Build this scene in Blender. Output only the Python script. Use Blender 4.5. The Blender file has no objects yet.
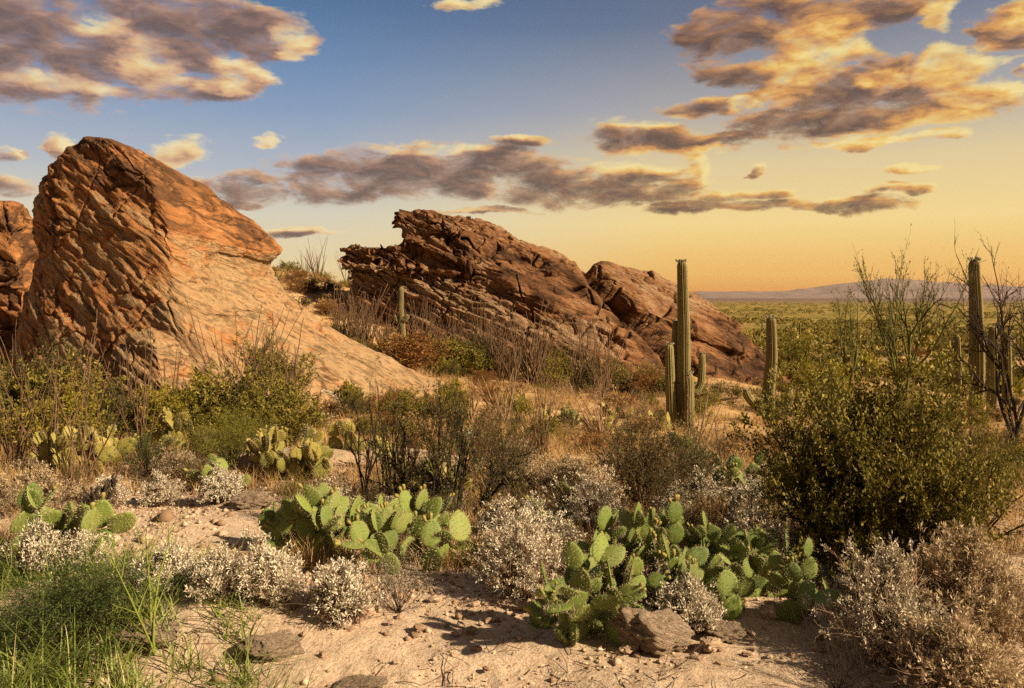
import bpy, math, random
import numpy as np
from mathutils import Vector
PI = math.pi
sc = bpy.context.scene
COL = sc.collection
rng = np.random.default_rng(7)
FPX, CX, HZ, EYE = 788.0, 512.0, 297.0, 1.7      # focal length in pixels, centre column, horizon row, eye height

# ------------------------------------------------------------------ numpy helpers
def _hash(ix, iy, iz, seed):
    h = (ix.astype(np.uint32) * np.uint32(374761393) + iy.astype(np.uint32) * np.uint32(668265263)
         + iz.astype(np.uint32) * np.uint32(2147483647 & 0x7ed55d16) + np.uint32(seed * 97531 & 0xffffffff))
    h = (h ^ (h >> np.uint32(13))) * np.uint32(1274126177)
    h = (h ^ (h >> np.uint32(15))) * np.uint32(2246822519)
    h = h ^ (h >> np.uint32(13))
    return h.astype(np.float64) / 4294967295.0

def vnoise(x, y, z, seed=0):
    x, y, z = np.broadcast_arrays(np.asarray(x, float), np.asarray(y, float), np.asarray(z, float))
    fx, fy, fz = np.floor(x), np.floor(y), np.floor(z)
    ix, iy, iz = fx.astype(np.int64), fy.astype(np.int64), fz.astype(np.int64)
    u, v, w = x - fx, y - fy, z - fz
    u, v, w = u*u*u*(u*(u*6-15)+10), v*v*v*(v*(v*6-15)+10), w*w*w*(w*(w*6-15)+10)
    r = 0
    for a in (0, 1):
        for b in (0, 1):
            for c in (0, 1):
                r = r + _hash(ix+a, iy+b, iz+c, seed) * (u if a else 1-u) * (v if b else 1-v) * (w if c else 1-w)
    return r * 2 - 1

def fbm(x, y, z, octaves=4, seed=0, rough=0.5):
    s, a, f = 0, 1.0, 1.0
    for i in range(octaves):
        s = s + a * vnoise(x*f, y*f, z*f, seed + i*13)
        a *= rough; f *= 2.03
    return s

def cells(x, y, z, seed=0):
    """cellular noise: a random value per cell and the distance to the cell's border"""
    fx, fy, fz = np.floor(x), np.floor(y), np.floor(z)
    f1 = np.full(x.shape, 9.0); f2 = np.full(x.shape, 9.0); val = np.zeros(x.shape)
    for a in (-1, 0, 1):
        for b in (-1, 0, 1):
            for c in (-1, 0, 1):
                ix, iy, iz = (fx+a).astype(np.int64), (fy+b).astype(np.int64), (fz+c).astype(np.int64)
                d = np.sqrt((fx+a+_hash(ix, iy, iz, seed)-x)**2 + (fy+b+_hash(ix, iy, iz, seed+1)-y)**2 + (fz+c+_hash(ix, iy, iz, seed+2)-z)**2)
                near = d < f1; f2 = np.where(near, f1, np.minimum(f2, d)); val = np.where(near, _hash(ix, iy, iz, seed+3), val); f1 = np.where(near, d, f1)
    return val, f2 - f1

def sstep(a, b, x):
    t = np.clip((x - a) / (b - a), 0, 1)
    return t*t*(3-2*t)

def norm(v):
    return v / np.maximum(np.linalg.norm(v, axis=-1, keepdims=True), 1e-9)

class MB:
    """collects vertex and face arrays and makes one mesh of them"""
    def __init__(s): s.V, s.F, s.n, s.A = [], [], 0, []
    def add(s, V, F, mat=0, a=None):
        V = np.asarray(V, float).reshape(-1, 3); F = np.asarray(F, np.int64)
        s.V.append(V); s.F.append((F + s.n, mat)); s.n += len(V)
        s.A.append(np.zeros(len(V)) if a is None else np.asarray(a, float).reshape(-1))
        return s
    def mesh(s, name, mats, smooth=False, attr=None):
        me = bpy.data.meshes.new(name)
        V = np.concatenate(s.V)
        me.vertices.add(len(V)); me.vertices.foreach_set('co', V.astype(np.float32).ravel())
        loops = np.concatenate([f.ravel() for f, m in s.F])
        tot = np.concatenate([np.full(len(f), f.shape[1]) for f, m in s.F])
        mi = np.concatenate([np.full(len(f), m) for f, m in s.F])
        start = np.concatenate([[0], np.cumsum(tot)[:-1]])
        me.loops.add(len(loops)); me.loops.foreach_set('vertex_index', loops.astype(np.int32))
        me.polygons.add(len(tot)); me.polygons.foreach_set('loop_start', start.astype(np.int32))
        me.polygons.foreach_set('loop_total', tot.astype(np.int32))
        me.polygons.foreach_set('material_index', mi.astype(np.int32))
        if smooth: me.polygons.foreach_set('use_smooth', np.ones(len(tot), bool))
        if attr:
            at = me.attributes.new(attr, 'FLOAT', 'POINT'); at.data.foreach_set('value', np.concatenate(s.A).astype(np.float32))
        for m in (mats if isinstance(mats, (list, tuple)) else [mats]): me.materials.append(m)
        me.update(calc_edges=True); me.validate()
        return me

def tubes(mb, P, R, sides=4, mat=0):
    """many tubes at once: P (N,K,3) centre lines, R (N,K) radii"""
    N, K, _ = P.shape
    if N == 0: return
    T = np.gradient(P, axis=1); T = norm(T)
    main = norm(P[:, -1] - P[:, 0])
    ref = np.where(np.abs(main[:, 2:3]) < 0.9, np.array([[0, 0, 1.0]]), np.array([[1.0, 0, 0]]))[:, None, :]
    U = norm(np.cross(T, np.broadcast_to(ref, T.shape))); W = np.cross(T, U)
    ang = np.arange(sides) * 2 * PI / sides
    V = P[:, :, None, :] + R[:, :, None, None] * (np.cos(ang)[None, None, :, None] * U[:, :, None, :] + np.sin(ang)[None, None, :, None] * W[:, :, None, :])
    k = np.arange(K - 1)[:, None]; j = np.arange(sides)[None, :]; jn = (j + 1) % sides
    q = np.stack([k*sides + j, k*sides + jn, (k+1)*sides + jn, (k+1)*sides + j], -1).reshape(-1, 4)
    F = (q[None] + (np.arange(N) * K * sides)[:, None, None]).reshape(-1, 4)
    mb.add(V.reshape(-1, 3), F, mat)
    cap = (np.arange(sides)[None] + (np.arange(N) * K * sides + (K-1) * sides)[:, None])
    mb.F.append((cap + (mb.n - len(V.reshape(-1, 3))), mat))

def grow(r, S, D, L, K=6, wob=0.15, up=0.0):
    """centre lines that start at S, leave along D and wander"""
    N = len(S); P = np.zeros((N, K, 3)); P[:, 0] = S; d = norm(D)
    for k in range(1, K):
        d = norm(d + r.normal(0, wob, (N, 3)) + np.array([0, 0, up]))
        P[:, k] = P[:, k-1] + d * (L / (K-1))[:, None]
    return P

def shoots(r, P, R, n, t0=0.3, t1=1.0, ang=(0.4, 0.9), rr=0.6):
    """n side shoots per centre line: start points, directions and radii"""
    N, K, _ = P.shape
    t = r.uniform(t0, t1, (N, n)) * (K - 1.001); i = t.astype(int); f = (t - i)[..., None]
    rows = np.arange(N)[:, None]
    S = P[rows, i] * (1-f) + P[rows, i+1] * f
    T = norm(P[rows, i+1] - P[rows, i])
    a = r.uniform(*ang, (N, n))[..., None]
    rd = r.normal(0, 1, (N, n, 3)); rd = norm(rd - (rd*T).sum(-1, keepdims=True)*T)
    D = T*np.cos(a) + rd*np.sin(a)
    Rr = (R[rows, i]*(1-f[..., 0]) + R[rows, i+1]*f[..., 0]) * rr
    return S.reshape(-1, 3), D.reshape(-1, 3), Rr.reshape(-1)

def taper(r0, K, end=0.35): return np.asarray(r0)[:, None] * np.linspace(1, end, K)[None]

def leaves(mb, r, C, D, L, W, mat=0, fold=0.25):
    """leaf blades: a folded diamond at each point C along D"""
    N = len(C)
    if N == 0: return
    D = norm(D); rd = norm(r.normal(0, 1, (N, 3))); S = norm(np.cross(D, rd)); U = np.cross(S, D)
    L = np.broadcast_to(L, N)[:, None]; W = np.broadcast_to(W, N)[:, None]
    m = C + D*L*0.45 + U*L*fold*0.4
    V = np.stack([C, m + S*W*0.5 - U*W*fold, C + D*L, m - S*W*0.5 - U*W*fold], 1).reshape(-1, 3)
    mb.add(V, np.arange(N*4).reshape(N, 4), mat)

def along(r, P, n, t0=0.2, jit=0.0):
    """n random points (and tangents) per centre line"""
    N, K, _ = P.shape
    t = r.uniform(t0, 1, (N, n)) * (K - 1.001); i = t.astype(int); f = (t - i)[..., None]
    rows = np.arange(N)[:, None]
    C = P[rows, i]*(1-f) + P[rows, i+1]*f
    T = norm(P[rows, i+1] - P[rows, i])
    C = C + r.normal(0, 1, C.shape)*jit
    return C.reshape(-1, 3), T.reshape(-1, 3)

# ------------------------------------------------------------------ the lie of the land
_d = np.array([0.0, 3, 6, 8.2, 12, 17, 23, 31, 49, 80, 150, 400, 2000, 16000, 40000])
_z = np.array([0.05, 0.0, 0.0, -.18, -.70, -1.32, -1.9, -2.6, -3.8, -5.3, -8.2, -12, -16, -17, -17])
def H(x, y):
    x = np.asarray(x, float); y = np.asarray(y, float)
    d = np.hypot(x, y)
    z = np.interp(np.log(d + 1), np.log(_d + 1), _z)
    z = z + 0.85*np.exp(-(((x+6)/5.5)**2 + ((y-19)/6)**2)/2)
    z = z + 7.0*np.exp(-(((x+16)/9.5)**2 + ((y-50)/16)**2)/2)
    z = z + 1.2*np.exp(-(((x-4)/9)**2 + ((y-41)/9)**2)/2)
    z = z + 0.16*np.exp(-(((x+1.45)/0.5)**2 + ((y-4.0)/0.35)**2)/2)
    z = z + 0.12*np.exp(-(((x-3.4)/1.6)**2 + ((y-5.5)/1.6)**2)/2)
    near = np.clip(d/12, 0.12, 1)
    z = z + 0.16*near*fbm(x*0.35, y*0.35, 0, 3, 3) + np.clip(d/60, 0, 1)*0.5*fbm(x*.06, y*.06, 0, 3, 5) + np.clip((d-200)/900, 0, 1)*2.0*fbm(x*.004, y*.004, 0, 3, 9)
    return z
def Hd(x, y):
    d = np.hypot(x, y)
    return H(x, y) + np.clip(1.6 - d/14, 0.15, 1)*0.02*fbm(x*2.2, y*2.2, 0, 5, 21, 0.6)*np.clip(d/2, 0, 1)

_ys = np.exp(np.linspace(math.log(2.4), math.log(2500), 2600))
def spot(px, row):
    """ground point seen at a column and row of the photograph"""
    X = (px - CX)/FPX*_ys
    rows = HZ + (EYE - H(X, _ys))/_ys*FPX
    i = int(np.argmax(rows <= row))
    return float(X[i]), float(_ys[i]), float(H(X[i], _ys[i])), float(_ys[i])
def at_depth(px, d):
    x = (px - CX)/FPX*d
    return x, d, float(H(x, d)), d

# ------------------------------------------------------------------ materials
def new_mat(name):
    m = bpy.data.materials.new(name); m.use_nodes = True
    return m, m.node_tree.nodes, m.node_tree.links, m.node_tree.nodes['Principled BSDF']
def ramp(nt, fac, stops, interp='LINEAR'):
    n = nt.nodes.new('ShaderNodeValToRGB'); e = n.color_ramp.elements; n.color_ramp.interpolation = interp
    while len(e) < len(stops): e.new(0.5)
    for k, (p, c) in zip(e, stops): k.position = p; k.color = (*c, 1) if len(c) == 3 else c
    if fac is not None: nt.links.new(fac, n.inputs[0])
    return n.outputs[0]
def noise(nt, vec, scale, detail=4, rough=0.55, dist=0.0):
    n = nt.nodes.new('ShaderNodeTexNoise'); n.inputs['Scale'].default_value = scale; n.inputs['Detail'].default_value = detail
    n.inputs['Roughness'].default_value = rough; n.inputs['Distortion'].default_value = dist
    if vec is not None: nt.links.new(vec, n.inputs['Vector'])
    return n.outputs['Fac']
def mixc(nt, fac, a, b, mode='MIX'):
    n = nt.nodes.new('ShaderNodeMix'); n.data_type = 'RGBA'; n.blend_type = mode
    for sock, v in ((n.inputs[0], fac), (n.inputs[6], a), (n.inputs[7], b)):
        if hasattr(v, 'is_linked'): nt.links.new(v, sock)
        elif isinstance(v, (int, float)): sock.default_value = v
        else: sock.default_value = (*v, 1)
    return n.outputs[2]
def fm(nt, op, a, b=None, c=None, clamp=False):
    n = nt.nodes.new('ShaderNodeMath'); n.operation = op; n.use_clamp = clamp
    for s, v in zip(n.inputs, (a, b, c)):
        if v is None: continue
        if hasattr(v, 'is_linked'): nt.links.new(v, s)
        else: s.default_value = v
    return n.outputs[0]

def leaf_mat(name, cols, rough=0.5, trans=0.25, spec=0.3):
    m, N, Lk, b = new_mat(name); nt = m.node_tree
    g = N.new('ShaderNodeNewGeometry'); oi = N.new('ShaderNodeObjectInfo')
    f = fm(nt, 'ADD', fm(nt, 'MULTIPLY', g.outputs['Random Per Island'], 0.75), fm(nt, 'MULTIPLY', oi.outputs['Random'], 0.25))
    k = len(cols)
    c = ramp(nt, f, [(i/(k-1) if k > 1 else 0, cl) for i, cl in enumerate(cols)])
    Lk.new(c, b.inputs['Base Color']); b.inputs['Roughness'].default_value = rough; b.inputs['Specular IOR Level'].default_value = spec
    if trans > 0:
        t = N.new('ShaderNodeBsdfTranslucent'); Lk.new(c, t.inputs['Color'])
        mx = N.new('ShaderNodeMixShader'); mx.inputs[0].default_value = trans
        Lk.new(b.outputs[0], mx.inputs[1]); Lk.new(t.outputs[0], mx.inputs[2])
        Lk.new(mx.outputs[0], N['Material Output'].inputs['Surface'])
    return m
def bark_mat(name, c0, c1, scale=30):
    m, N, Lk, b = new_mat(name); nt = m.node_tree
    tc = N.new('ShaderNodeTexCoord')
    f = noise(nt, tc.outputs['Object'], scale, 4)
    Lk.new(ramp(nt, f, [(0.3, c0), (0.7, c1)]), b.inputs['Base Color'])
    b.inputs['Roughness'].default_value = 0.85; b.inputs['Specular IOR Level'].default_value = 0.15
    return m

M = {}
M['creosote'] = leaf_mat('creosote_leaf', [(.045, .043, .009), (.13, .115, .020), (.23, .185, .034), (.36, .28, .065)], 0.6, 0.2, 0.15)
M['olive'] = leaf_mat('olive_leaf', [(.045, .045, .012), (.085, .075, .02), (.13, .10, .03)], 0.55, 0.3)
M['green'] = leaf_mat('green_leaf', [(.03, .055, .010), (.06, .09, .018), (.10, .12, .03)], 0.5, 0.3)
M['yellow'] = leaf_mat('yellow_leaf', [(.13, .12, .012), (.24, .20, .02), (.32, .25, .04)], 0.55, 0.35)
M['white'] = leaf_mat('dry_white_leaf', [(.16, .13, .08), (.45, .39, .28), (.63, .57, .44), (.77, .73, .60)], 0.7, 0.15, 0.2)
M['beige'] = leaf_mat('dry_beige_leaf', [(.22, .16, .09), (.46, .36, .22), (.64, .53, .36)], 0.7, 0.2, 0.2)
M['rust'] = leaf_mat('rust_leaf', [(.10, .045, .012), (.20, .095, .025), (.28, .14, .04)], 0.7, 0.25, 0.2)
M['straw'] = leaf_mat('straw_blade', [(.26, .15, .055), (.42, .27, .11), (.56, .40, .20)], 0.7, 0.25, 0.2)
M['grass'] = leaf_mat('grass_blade', [(.05, .08, .013), (.12, .17, .025), (.21, .25, .05), (.44, .37, .18)], 0.45, 0.3, 0.4)
M['twig_dark'] = bark_mat('dark_twig', (.018, .012, .009), (.05, .034, .024))
M['twig_brown'] = bark_mat('brown_twig', (.05, .028, .015), (.13, .075, .042))
M['twig_pale'] = bark_mat('pale_twig', (.16, .10, .06), (.34, .23, .15))
M['twig_green'] = bark_mat('green_twig', (.06, .07, .015), (.13, .12, .035))
M['ocotillo'] = bark_mat('ocotillo_cane', (.05, .030, .018), (.19, .115, .065), 18)

def saguaro_mat():
    m, N, Lk, b = new_mat('saguaro_skin'); nt = m.node_tree
    a = N.new('ShaderNodeAttribute'); a.attribute_name = 'rib'; tc = N.new('ShaderNodeTexCoord')
    n = noise(nt, tc.outputs['Object'], 3.0, 4); n2 = noise(nt, tc.outputs['Object'], 60, 2)
    base = ramp(nt, n, [(0.3, (.085, .085, .025)), (0.55, (.14, .13, .04)), (0.75, (.18, .15, .05))])
    spine = ramp(nt, n2, [(0.35, (.14, .11, .05)), (0.65, (.30, .24, .13))])
    Lk.new(mixc(nt, fm(nt, 'POWER', a.outputs['Fac'], 2.0), base, spine), b.inputs['Base Color'])
    c = mixc(nt, fm(nt, 'POWER', a.outputs['Fac'], 2.0), base, spine)
    sx = N.new('ShaderNodeSeparateXYZ'); Lk.new(tc.outputs['Object'], sx.inputs[0])
    n3 = noise(nt, tc.outputs['Object'], 5.5, 5, .65)
    cork = ramp(nt, fm(nt, 'ADD', fm(nt, 'MULTIPLY', sx.outputs[2], -.7), fm(nt, 'MULTIPLY', n3, 1.4)), [(.25, (0, 0, 0)), (.6, (.85, .85, .85))])
    c = mixc(nt, cork, c, (.13, .085, .045))
    c = mixc(nt, ramp(nt, n3, [(.64, (0, 0, 0)), (.70, (.8, .8, .8))]), c, (.07, .05, .03))
    Lk.new(c, b.inputs['Base Color'])
    b.inputs['Roughness'].default_value = 0.7; b.inputs['Specular IOR Level'].default_value = 0.2
    return m
M['saguaro'] = saguaro_mat()
M['bud'] = leaf_mat('cactus_bud', [(.10, .09, .03), (.22, .20, .12), (.34, .31, .22)], 0.6, 0)

def pad_mat(name, cols, dry=(.20, .16, .05)):
    m, N, Lk, b = new_mat(name); nt = m.node_tree
    oi = N.new('ShaderNodeObjectInfo'); tc = N.new('ShaderNodeTexCoord')
    c = ramp(nt, oi.outputs['Random'], [(i/(len(cols)-1), k) for i, k in enumerate(cols)])
    n = noise(nt, tc.outputs['Object'], 14, 5, 0.6)
    c = mixc(nt, ramp(nt, n, [(0.48, (0, 0, 0)), (0.66, (.75, .75, .75))]), c, dry)
    v = N.new('ShaderNodeTexVoronoi'); v.inputs['Scale'].default_value = 46; Lk.new(tc.outputs['Object'], v.inputs['Vector'])
    c = mixc(nt, ramp(nt, v.outputs['Distance'], [(0.12, (.75, .75, .75)), (0.24, (0, 0, 0))]), c, (.27, .22, .09))
    Lk.new(c, b.inputs['Base Color']); b.inputs['Roughness'].default_value = 0.5; b.inputs['Specular IOR Level'].default_value = 0.35
    bp = N.new('ShaderNodeBump'); bp.inputs['Strength'].default_value = 0.5; bp.inputs['Distance'].default_value = 0.004
    Lk.new(v.outputs['Distance'], bp.inputs['Height']); Lk.new(bp.outputs[0], b.inputs['Normal'])
    return m
M['pad'] = pad_mat('pad_green', [(.065, .12, .018), (.115, .185, .027), (.17, .235, .042), (.10, .17, .034), (.18, .22, .05)])
M['pad_yellow'] = pad_mat('pad_yellow', [(.12, .14, .02), (.22, .19, .03), (.30, .25, .05), (.10, .13, .025)], (.32, .24, .06))
M['spine'] = leaf_mat('cactus_spine', [(.30, .24, .13), (.52, .44, .28)], 0.6, 0)
M['fruit'] = leaf_mat('cactus_fruit', [(.13, .15, .035), (.22, .20, .05), (.26, .12, .04)], 0.5, 0)

def rock_mat(name, dip, pale, orange, dark, sc_=1.0, relief=.16):
    m, N, Lk, b = new_mat(name); nt = m.node_tree
    tc = N.new('ShaderNodeTexCoord'); mp = N.new('ShaderNodeMapping'); mp.inputs['Rotation'].default_value = (0, dip, 0)
    mp2 = N.new('ShaderNodeMapping'); mp2.inputs['Scale'].default_value = (0.30*sc_, 0.30*sc_, 2.3*sc_)
    Lk.new(tc.outputs['Object'], mp.inputs['Vector']); Lk.new(mp.outputs[0], mp2.inputs['Vector']); v = mp2.outputs[0]; o = tc.outputs['Object']
    va = N.new('ShaderNodeAttribute'); va.attribute_name = 'varnish_shade'
    s1 = noise(nt, v, 1.6, 7, 0.62, 0.35); s2 = noise(nt, v, 6.5, 6, 0.65, 0.2); iso = noise(nt, o, 0.8*sc_, 6, 0.6, 0.3); fine = noise(nt, o, 14*sc_, 5, 0.7)
    base = mixc(nt, ramp(nt, s2, [(0.40, (0, 0, 0)), (0.62, (1, 1, 1))]), tuple(c*0.36 for c in pale), pale)
    base = mixc(nt, ramp(nt, s1, [(0.45, (0, 0, 0)), (0.75, (.6, .6, .6))]), base, orange)
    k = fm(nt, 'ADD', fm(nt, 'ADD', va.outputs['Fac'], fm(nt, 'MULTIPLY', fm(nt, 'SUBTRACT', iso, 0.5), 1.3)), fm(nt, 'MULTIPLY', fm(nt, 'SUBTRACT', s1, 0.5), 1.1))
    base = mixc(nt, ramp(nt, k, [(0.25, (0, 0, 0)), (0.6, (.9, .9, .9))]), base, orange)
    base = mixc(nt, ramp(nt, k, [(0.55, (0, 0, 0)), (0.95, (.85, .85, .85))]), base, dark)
    base = mixc(nt, ramp(nt, s2, [(0.52, (0, 0, 0)), (0.64, (.85, .85, .85))]), base, dark)
    base = mixc(nt, ramp(nt, fine, [(0.35, (.55, .55, .55)), (0.6, (1, 1, 1))]), (0, 0, 0), base, 'MULTIPLY') if False else mixc(nt, ramp(nt, fine, [(0.52, (0, 0, 0)), (0.75, (.5, .5, .5))]), base, tuple(c*0.45 for c in orange))
    vo = N.new('ShaderNodeTexVoronoi'); vo.feature = 'DISTANCE_TO_EDGE'; vo.inputs['Scale'].default_value = 2.4
    wv = N.new('ShaderNodeVectorMath'); wv.operation = 'MULTIPLY_ADD'; wn = N.new('ShaderNodeTexNoise'); wn.inputs['Scale'].default_value = 2.0; wn.inputs['Detail'].default_value = 4; Lk.new(v, wn.inputs['Vector'])
    Lk.new(wn.outputs['Color'], wv.inputs[0]); wv.inputs[1].default_value = (.7, .7, .7); Lk.new(v, wv.inputs[2]); Lk.new(wv.outputs[0], vo.inputs['Vector'])
    crk = fm(nt, 'MULTIPLY', ramp(nt, vo.outputs['Distance'], [(0.0, (1, 1, 1)), (0.05, (0, 0, 0))]), ramp(nt, iso, [(.45, (0, 0, 0)), (.65, (.7, .7, .7))]))
    base = mixc(nt, crk, base, tuple(c*.5 for c in dark))
    Lk.new(base, b.inputs['Base Color']); b.inputs['Roughness'].default_value = 0.9; b.inputs['Specular IOR Level'].default_value = 0.12
    hgt = fm(nt, 'ADD', fm(nt, 'MULTIPLY_ADD', crk, -.35, fm(nt, 'MULTIPLY', s2, 0.8)), fm(nt, 'ADD', fm(nt, 'MULTIPLY', fine, 0.25), fm(nt, 'MULTIPLY', s1, 1.0)))
    bp = N.new('ShaderNodeBump'); bp.inputs['Strength'].default_value = 1.0; bp.inputs['Distance'].default_value = relief/sc_ if sc_ < 2 else .022
    Lk.new(hgt, bp.inputs['Height']); Lk.new(bp.outputs[0], b.inputs['Normal'])
    return m
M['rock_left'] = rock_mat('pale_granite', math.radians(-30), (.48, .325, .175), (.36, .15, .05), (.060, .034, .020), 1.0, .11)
M['rock_far'] = rock_mat('brown_granite', math.radians(-23), (.46, .30, .175), (.23, .105, .045), (.045, .025, .016), 1.0)
M['rock_small'] = rock_mat('field_stone', math.radians(-15), (.48, .37, .27), (.33, .22, .14), (.13, .09, .06), 2.6)

def ground_mat():
    m, N, Lk, b = new_mat('desert_soil'); nt = m.node_tree
    tc = N.new('ShaderNodeTexCoord'); o = tc.outputs['Object']
    n1 = noise(nt, o, 0.55, 6, 0.6); n2 = noise(nt, o, 9, 6, 0.65); n3 = noise(nt, o, 70, 4, 0.7); n4 = noise(nt, o, 0.03, 6, 0.65)
    sand = ramp(nt, n1, [(0.3, (.38, .30, .215)), (0.5, (.49, .395, .29)), (0.7, (.57, .47, .36))])
    sand = mixc(nt, ramp(nt, n2, [(0.3, (.6, .6, .6)), (0.5, (0, 0, 0))]), sand, (.25, .175, .12))
    v = N.new('ShaderNodeTexVoronoi'); v.inputs['Scale'].default_value = 55; Lk.new(o, v.inputs['Vector'])
    peb = ramp(nt, v.outputs['Color'], [(0.0, (.20, .125, .08)), (0.5, (.42, .29, .19)), (1, (.58, .45, .34))])
    sand = mixc(nt, ramp(nt, n3, [(0.46, (0, 0, 0)), (0.58, (.95, .95, .95))]), sand, peb)
    # far off the soil carries dry grass and low scrub
    cd = N.new('ShaderNodeVectorMath'); cd.operation = 'LENGTH'; Lk.new(o, cd.inputs[0]); d = cd.outputs['Value']
    grass = ramp(nt, n1, [(0.3, (.27, .145, .05)), (0.5, (.40, .25, .10)), (0.72, (.50, .35, .19))])
    f1 = ramp(nt, fm(nt, 'DIVIDE', d, 100), [(0.07, (0, 0, 0)), (0.15, (.85, .85, .85))])
    c = mixc(nt, f1, sand, grass)
    scrub = ramp(nt, n4, [(0.3, (.10, .085, .018)), (0.48, (.18, .14, .03)), (0.6, (.30, .205, .065)), (0.8, (.36, .24, .11))])
    f2 = ramp(nt, fm(nt, 'DIVIDE', d, 1000), [(0.06, (0, 0, 0)), (0.35, (1, 1, 1))])
    c = mixc(nt, f2, c, scrub)
    f3 = ramp(nt, fm(nt, 'DIVIDE', d, 10000), [(0.15, (0, 0, 0)), (0.45, (1, 1, 1))])
    c = mixc(nt, f3, c, (.13, .09, .075))
    Lk.new(c, b.inputs['Base Color']); b.inputs['Roughness'].default_value = 0.95; b.inputs['Specular IOR Level'].default_value = 0.08
    bp = N.new('ShaderNodeBump'); bp.inputs['Strength'].default_value = 0.9; bp.inputs['Distance'].default_value = 0.02
    Lk.new(fm(nt, 'ADD', n2, fm(nt, 'MULTIPLY', n3, 0.5)), bp.inputs['Height']); Lk.new(bp.outputs[0], b.inputs['Normal'])
    return m
M['ground'] = ground_mat()
def mount_mat():
    m, N, Lk, b = new_mat('mountain_rock'); nt = m.node_tree; tc = N.new('ShaderNodeTexCoord')
    n = noise(nt, tc.outputs['Object'], 0.004, 6, 0.6)
    Lk.new(ramp(nt, n, [(0.3, (.10, .07, .07)), (0.7, (.20, .14, .12))]), b.inputs['Base Color']); b.inputs['Roughness'].default_value = 1.0
    return m
M['mountain'] = mount_mat()

# ------------------------------------------------------------------ objects
def link(name, me, parent=None):
    o = bpy.data.objects.new(name, me); COL.objects.link(o)
    if parent: o.parent = parent
    return o
def tag(o, label, cat, group=None, kind=None):
    if label: o['label'] = label
    if cat: o['category'] = cat
    if group: o['group'] = group
    if kind: o['kind'] = kind
    return o
def empty(name, loc, rz=0, s=1.0):
    o = bpy.data.objects.new(name, None); COL.objects.link(o); o.empty_display_size = 0.1
    o.location = loc; o.rotation_euler = (0, 0, rz); o.scale = (s, s, s) if isinstance(s, (int, float)) else s
    return o
def structure(name, me):
    o = link(name, me); o['kind'] = 'structure'; return o
def plant(name, parts, loc, rz, s, label, cat, group=None):
    """one plant: an Empty and its parts, whose meshes are shared between repeats"""
    e = empty(name, loc, rz, s); tag(e, label, cat, group)
    for pn, me in parts: link(pn, me, e)
    return e

# ground: one fan of rings out past the mountains
def make_ground():
    rad = np.concatenate([[0.0, 0.6, 1.2], np.exp(np.linspace(math.log(1.7), math.log(20000), 740))])
    a = np.concatenate([np.radians(np.linspace(-50, 50, 460)), np.radians(np.linspace(52, 308, 90))])
    RR, AA = np.meshgrid(rad, a, indexing='ij')
    X, Y = RR*np.sin(AA), RR*np.cos(AA)
    Z = Hd(X, Y)
    n, k = RR.shape
    i = np.arange(n-1)[:, None]; j = np.arange(k)[None]; jn = (j+1) % k
    F = np.stack([i*k+j, i*k+jn, (i+1)*k+jn, (i+1)*k+j], -1).reshape(-1, 4)[:, ::-1]
    mb = MB(); mb.add(np.stack([X, Y, Z], -1), F[k:])
    mb.F.append((np.stack([np.arange(k)*0, k+(np.arange(k)+1) % k, k+np.arange(k)], -1), 0))
    return mb.mesh('ground', M['ground'], True)
structure('ground', make_ground())

def make_mountains(y0, zmax, seed, x0, x1, prof):
    nx, ny = 260, 26
    X = np.linspace(x0, x1, nx)[None]; t = np.linspace(-1, 1, ny)[:, None]
    W = 1600
    Y = y0 + t*W + 0*X
    hp = np.interp(X, *prof)*zmax
    ridge = np.clip(1 - np.abs(t), 0, 1)**0.8
    Z = -20 + ridge*hp*(1 + 0.22*fbm(X*.0009, Y*.0009, 0, 5, seed)) + ridge*(1-ridge)*hp*0.5*fbm(X*.0016, Y*.0016, 1, 4, seed+4)
    V = np.stack([X + 0*t, Y, Z], -1)
    i = np.arange(ny-1)[:, None]; j = np.arange(nx-1)[None]
    F = np.stack([i*nx+j, i*nx+j+1, (i+1)*nx+j+1, (i+1)*nx+j], -1).reshape(-1, 4)
    return MB().add(V, F).mesh('mountains', M['mountain'], True)
PM = lambda px, d: (px - CX)/FPX*d
structure('mountains', make_mountains(15000, 330, 31, PM(600, 15000), PM(1250, 15000),
    ([PM(p, 15000) for p in (600, 660, 700, 740, 790, 815, 850, 880, 930, 970, 1040, 1120, 1250)], [0, .15, .35, .42, .50, .72, .95, 1.05, .9, .80, .65, .5, .1])))

# ------------------------------------------------------------------ big rocks
def catmull(pts, n):
    """closed smooth loop through pts (R,M,2) -> (R,n,2), spaced by parameter"""
    R, Mn, _ = pts.shape
    t = np.arange(n)/n*Mn; i = t.astype(int); f = (t - i)[None, :, None]
    g = lambda k: pts[:, (i+k) % Mn]
    p0, p1, p2, p3 = g(-1), g(0), g(1), g(2)
    T = 0.5
    m1, m2 = (p2-p0)*T*0.8, (p3-p1)*T*0.8
    return (2*f**3-3*f**2+1)*p1 + (f**3-2*f**2+f)*m1 + (-2*f**3+3*f**2)*p2 + (f**3-f**2)*m2

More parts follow.
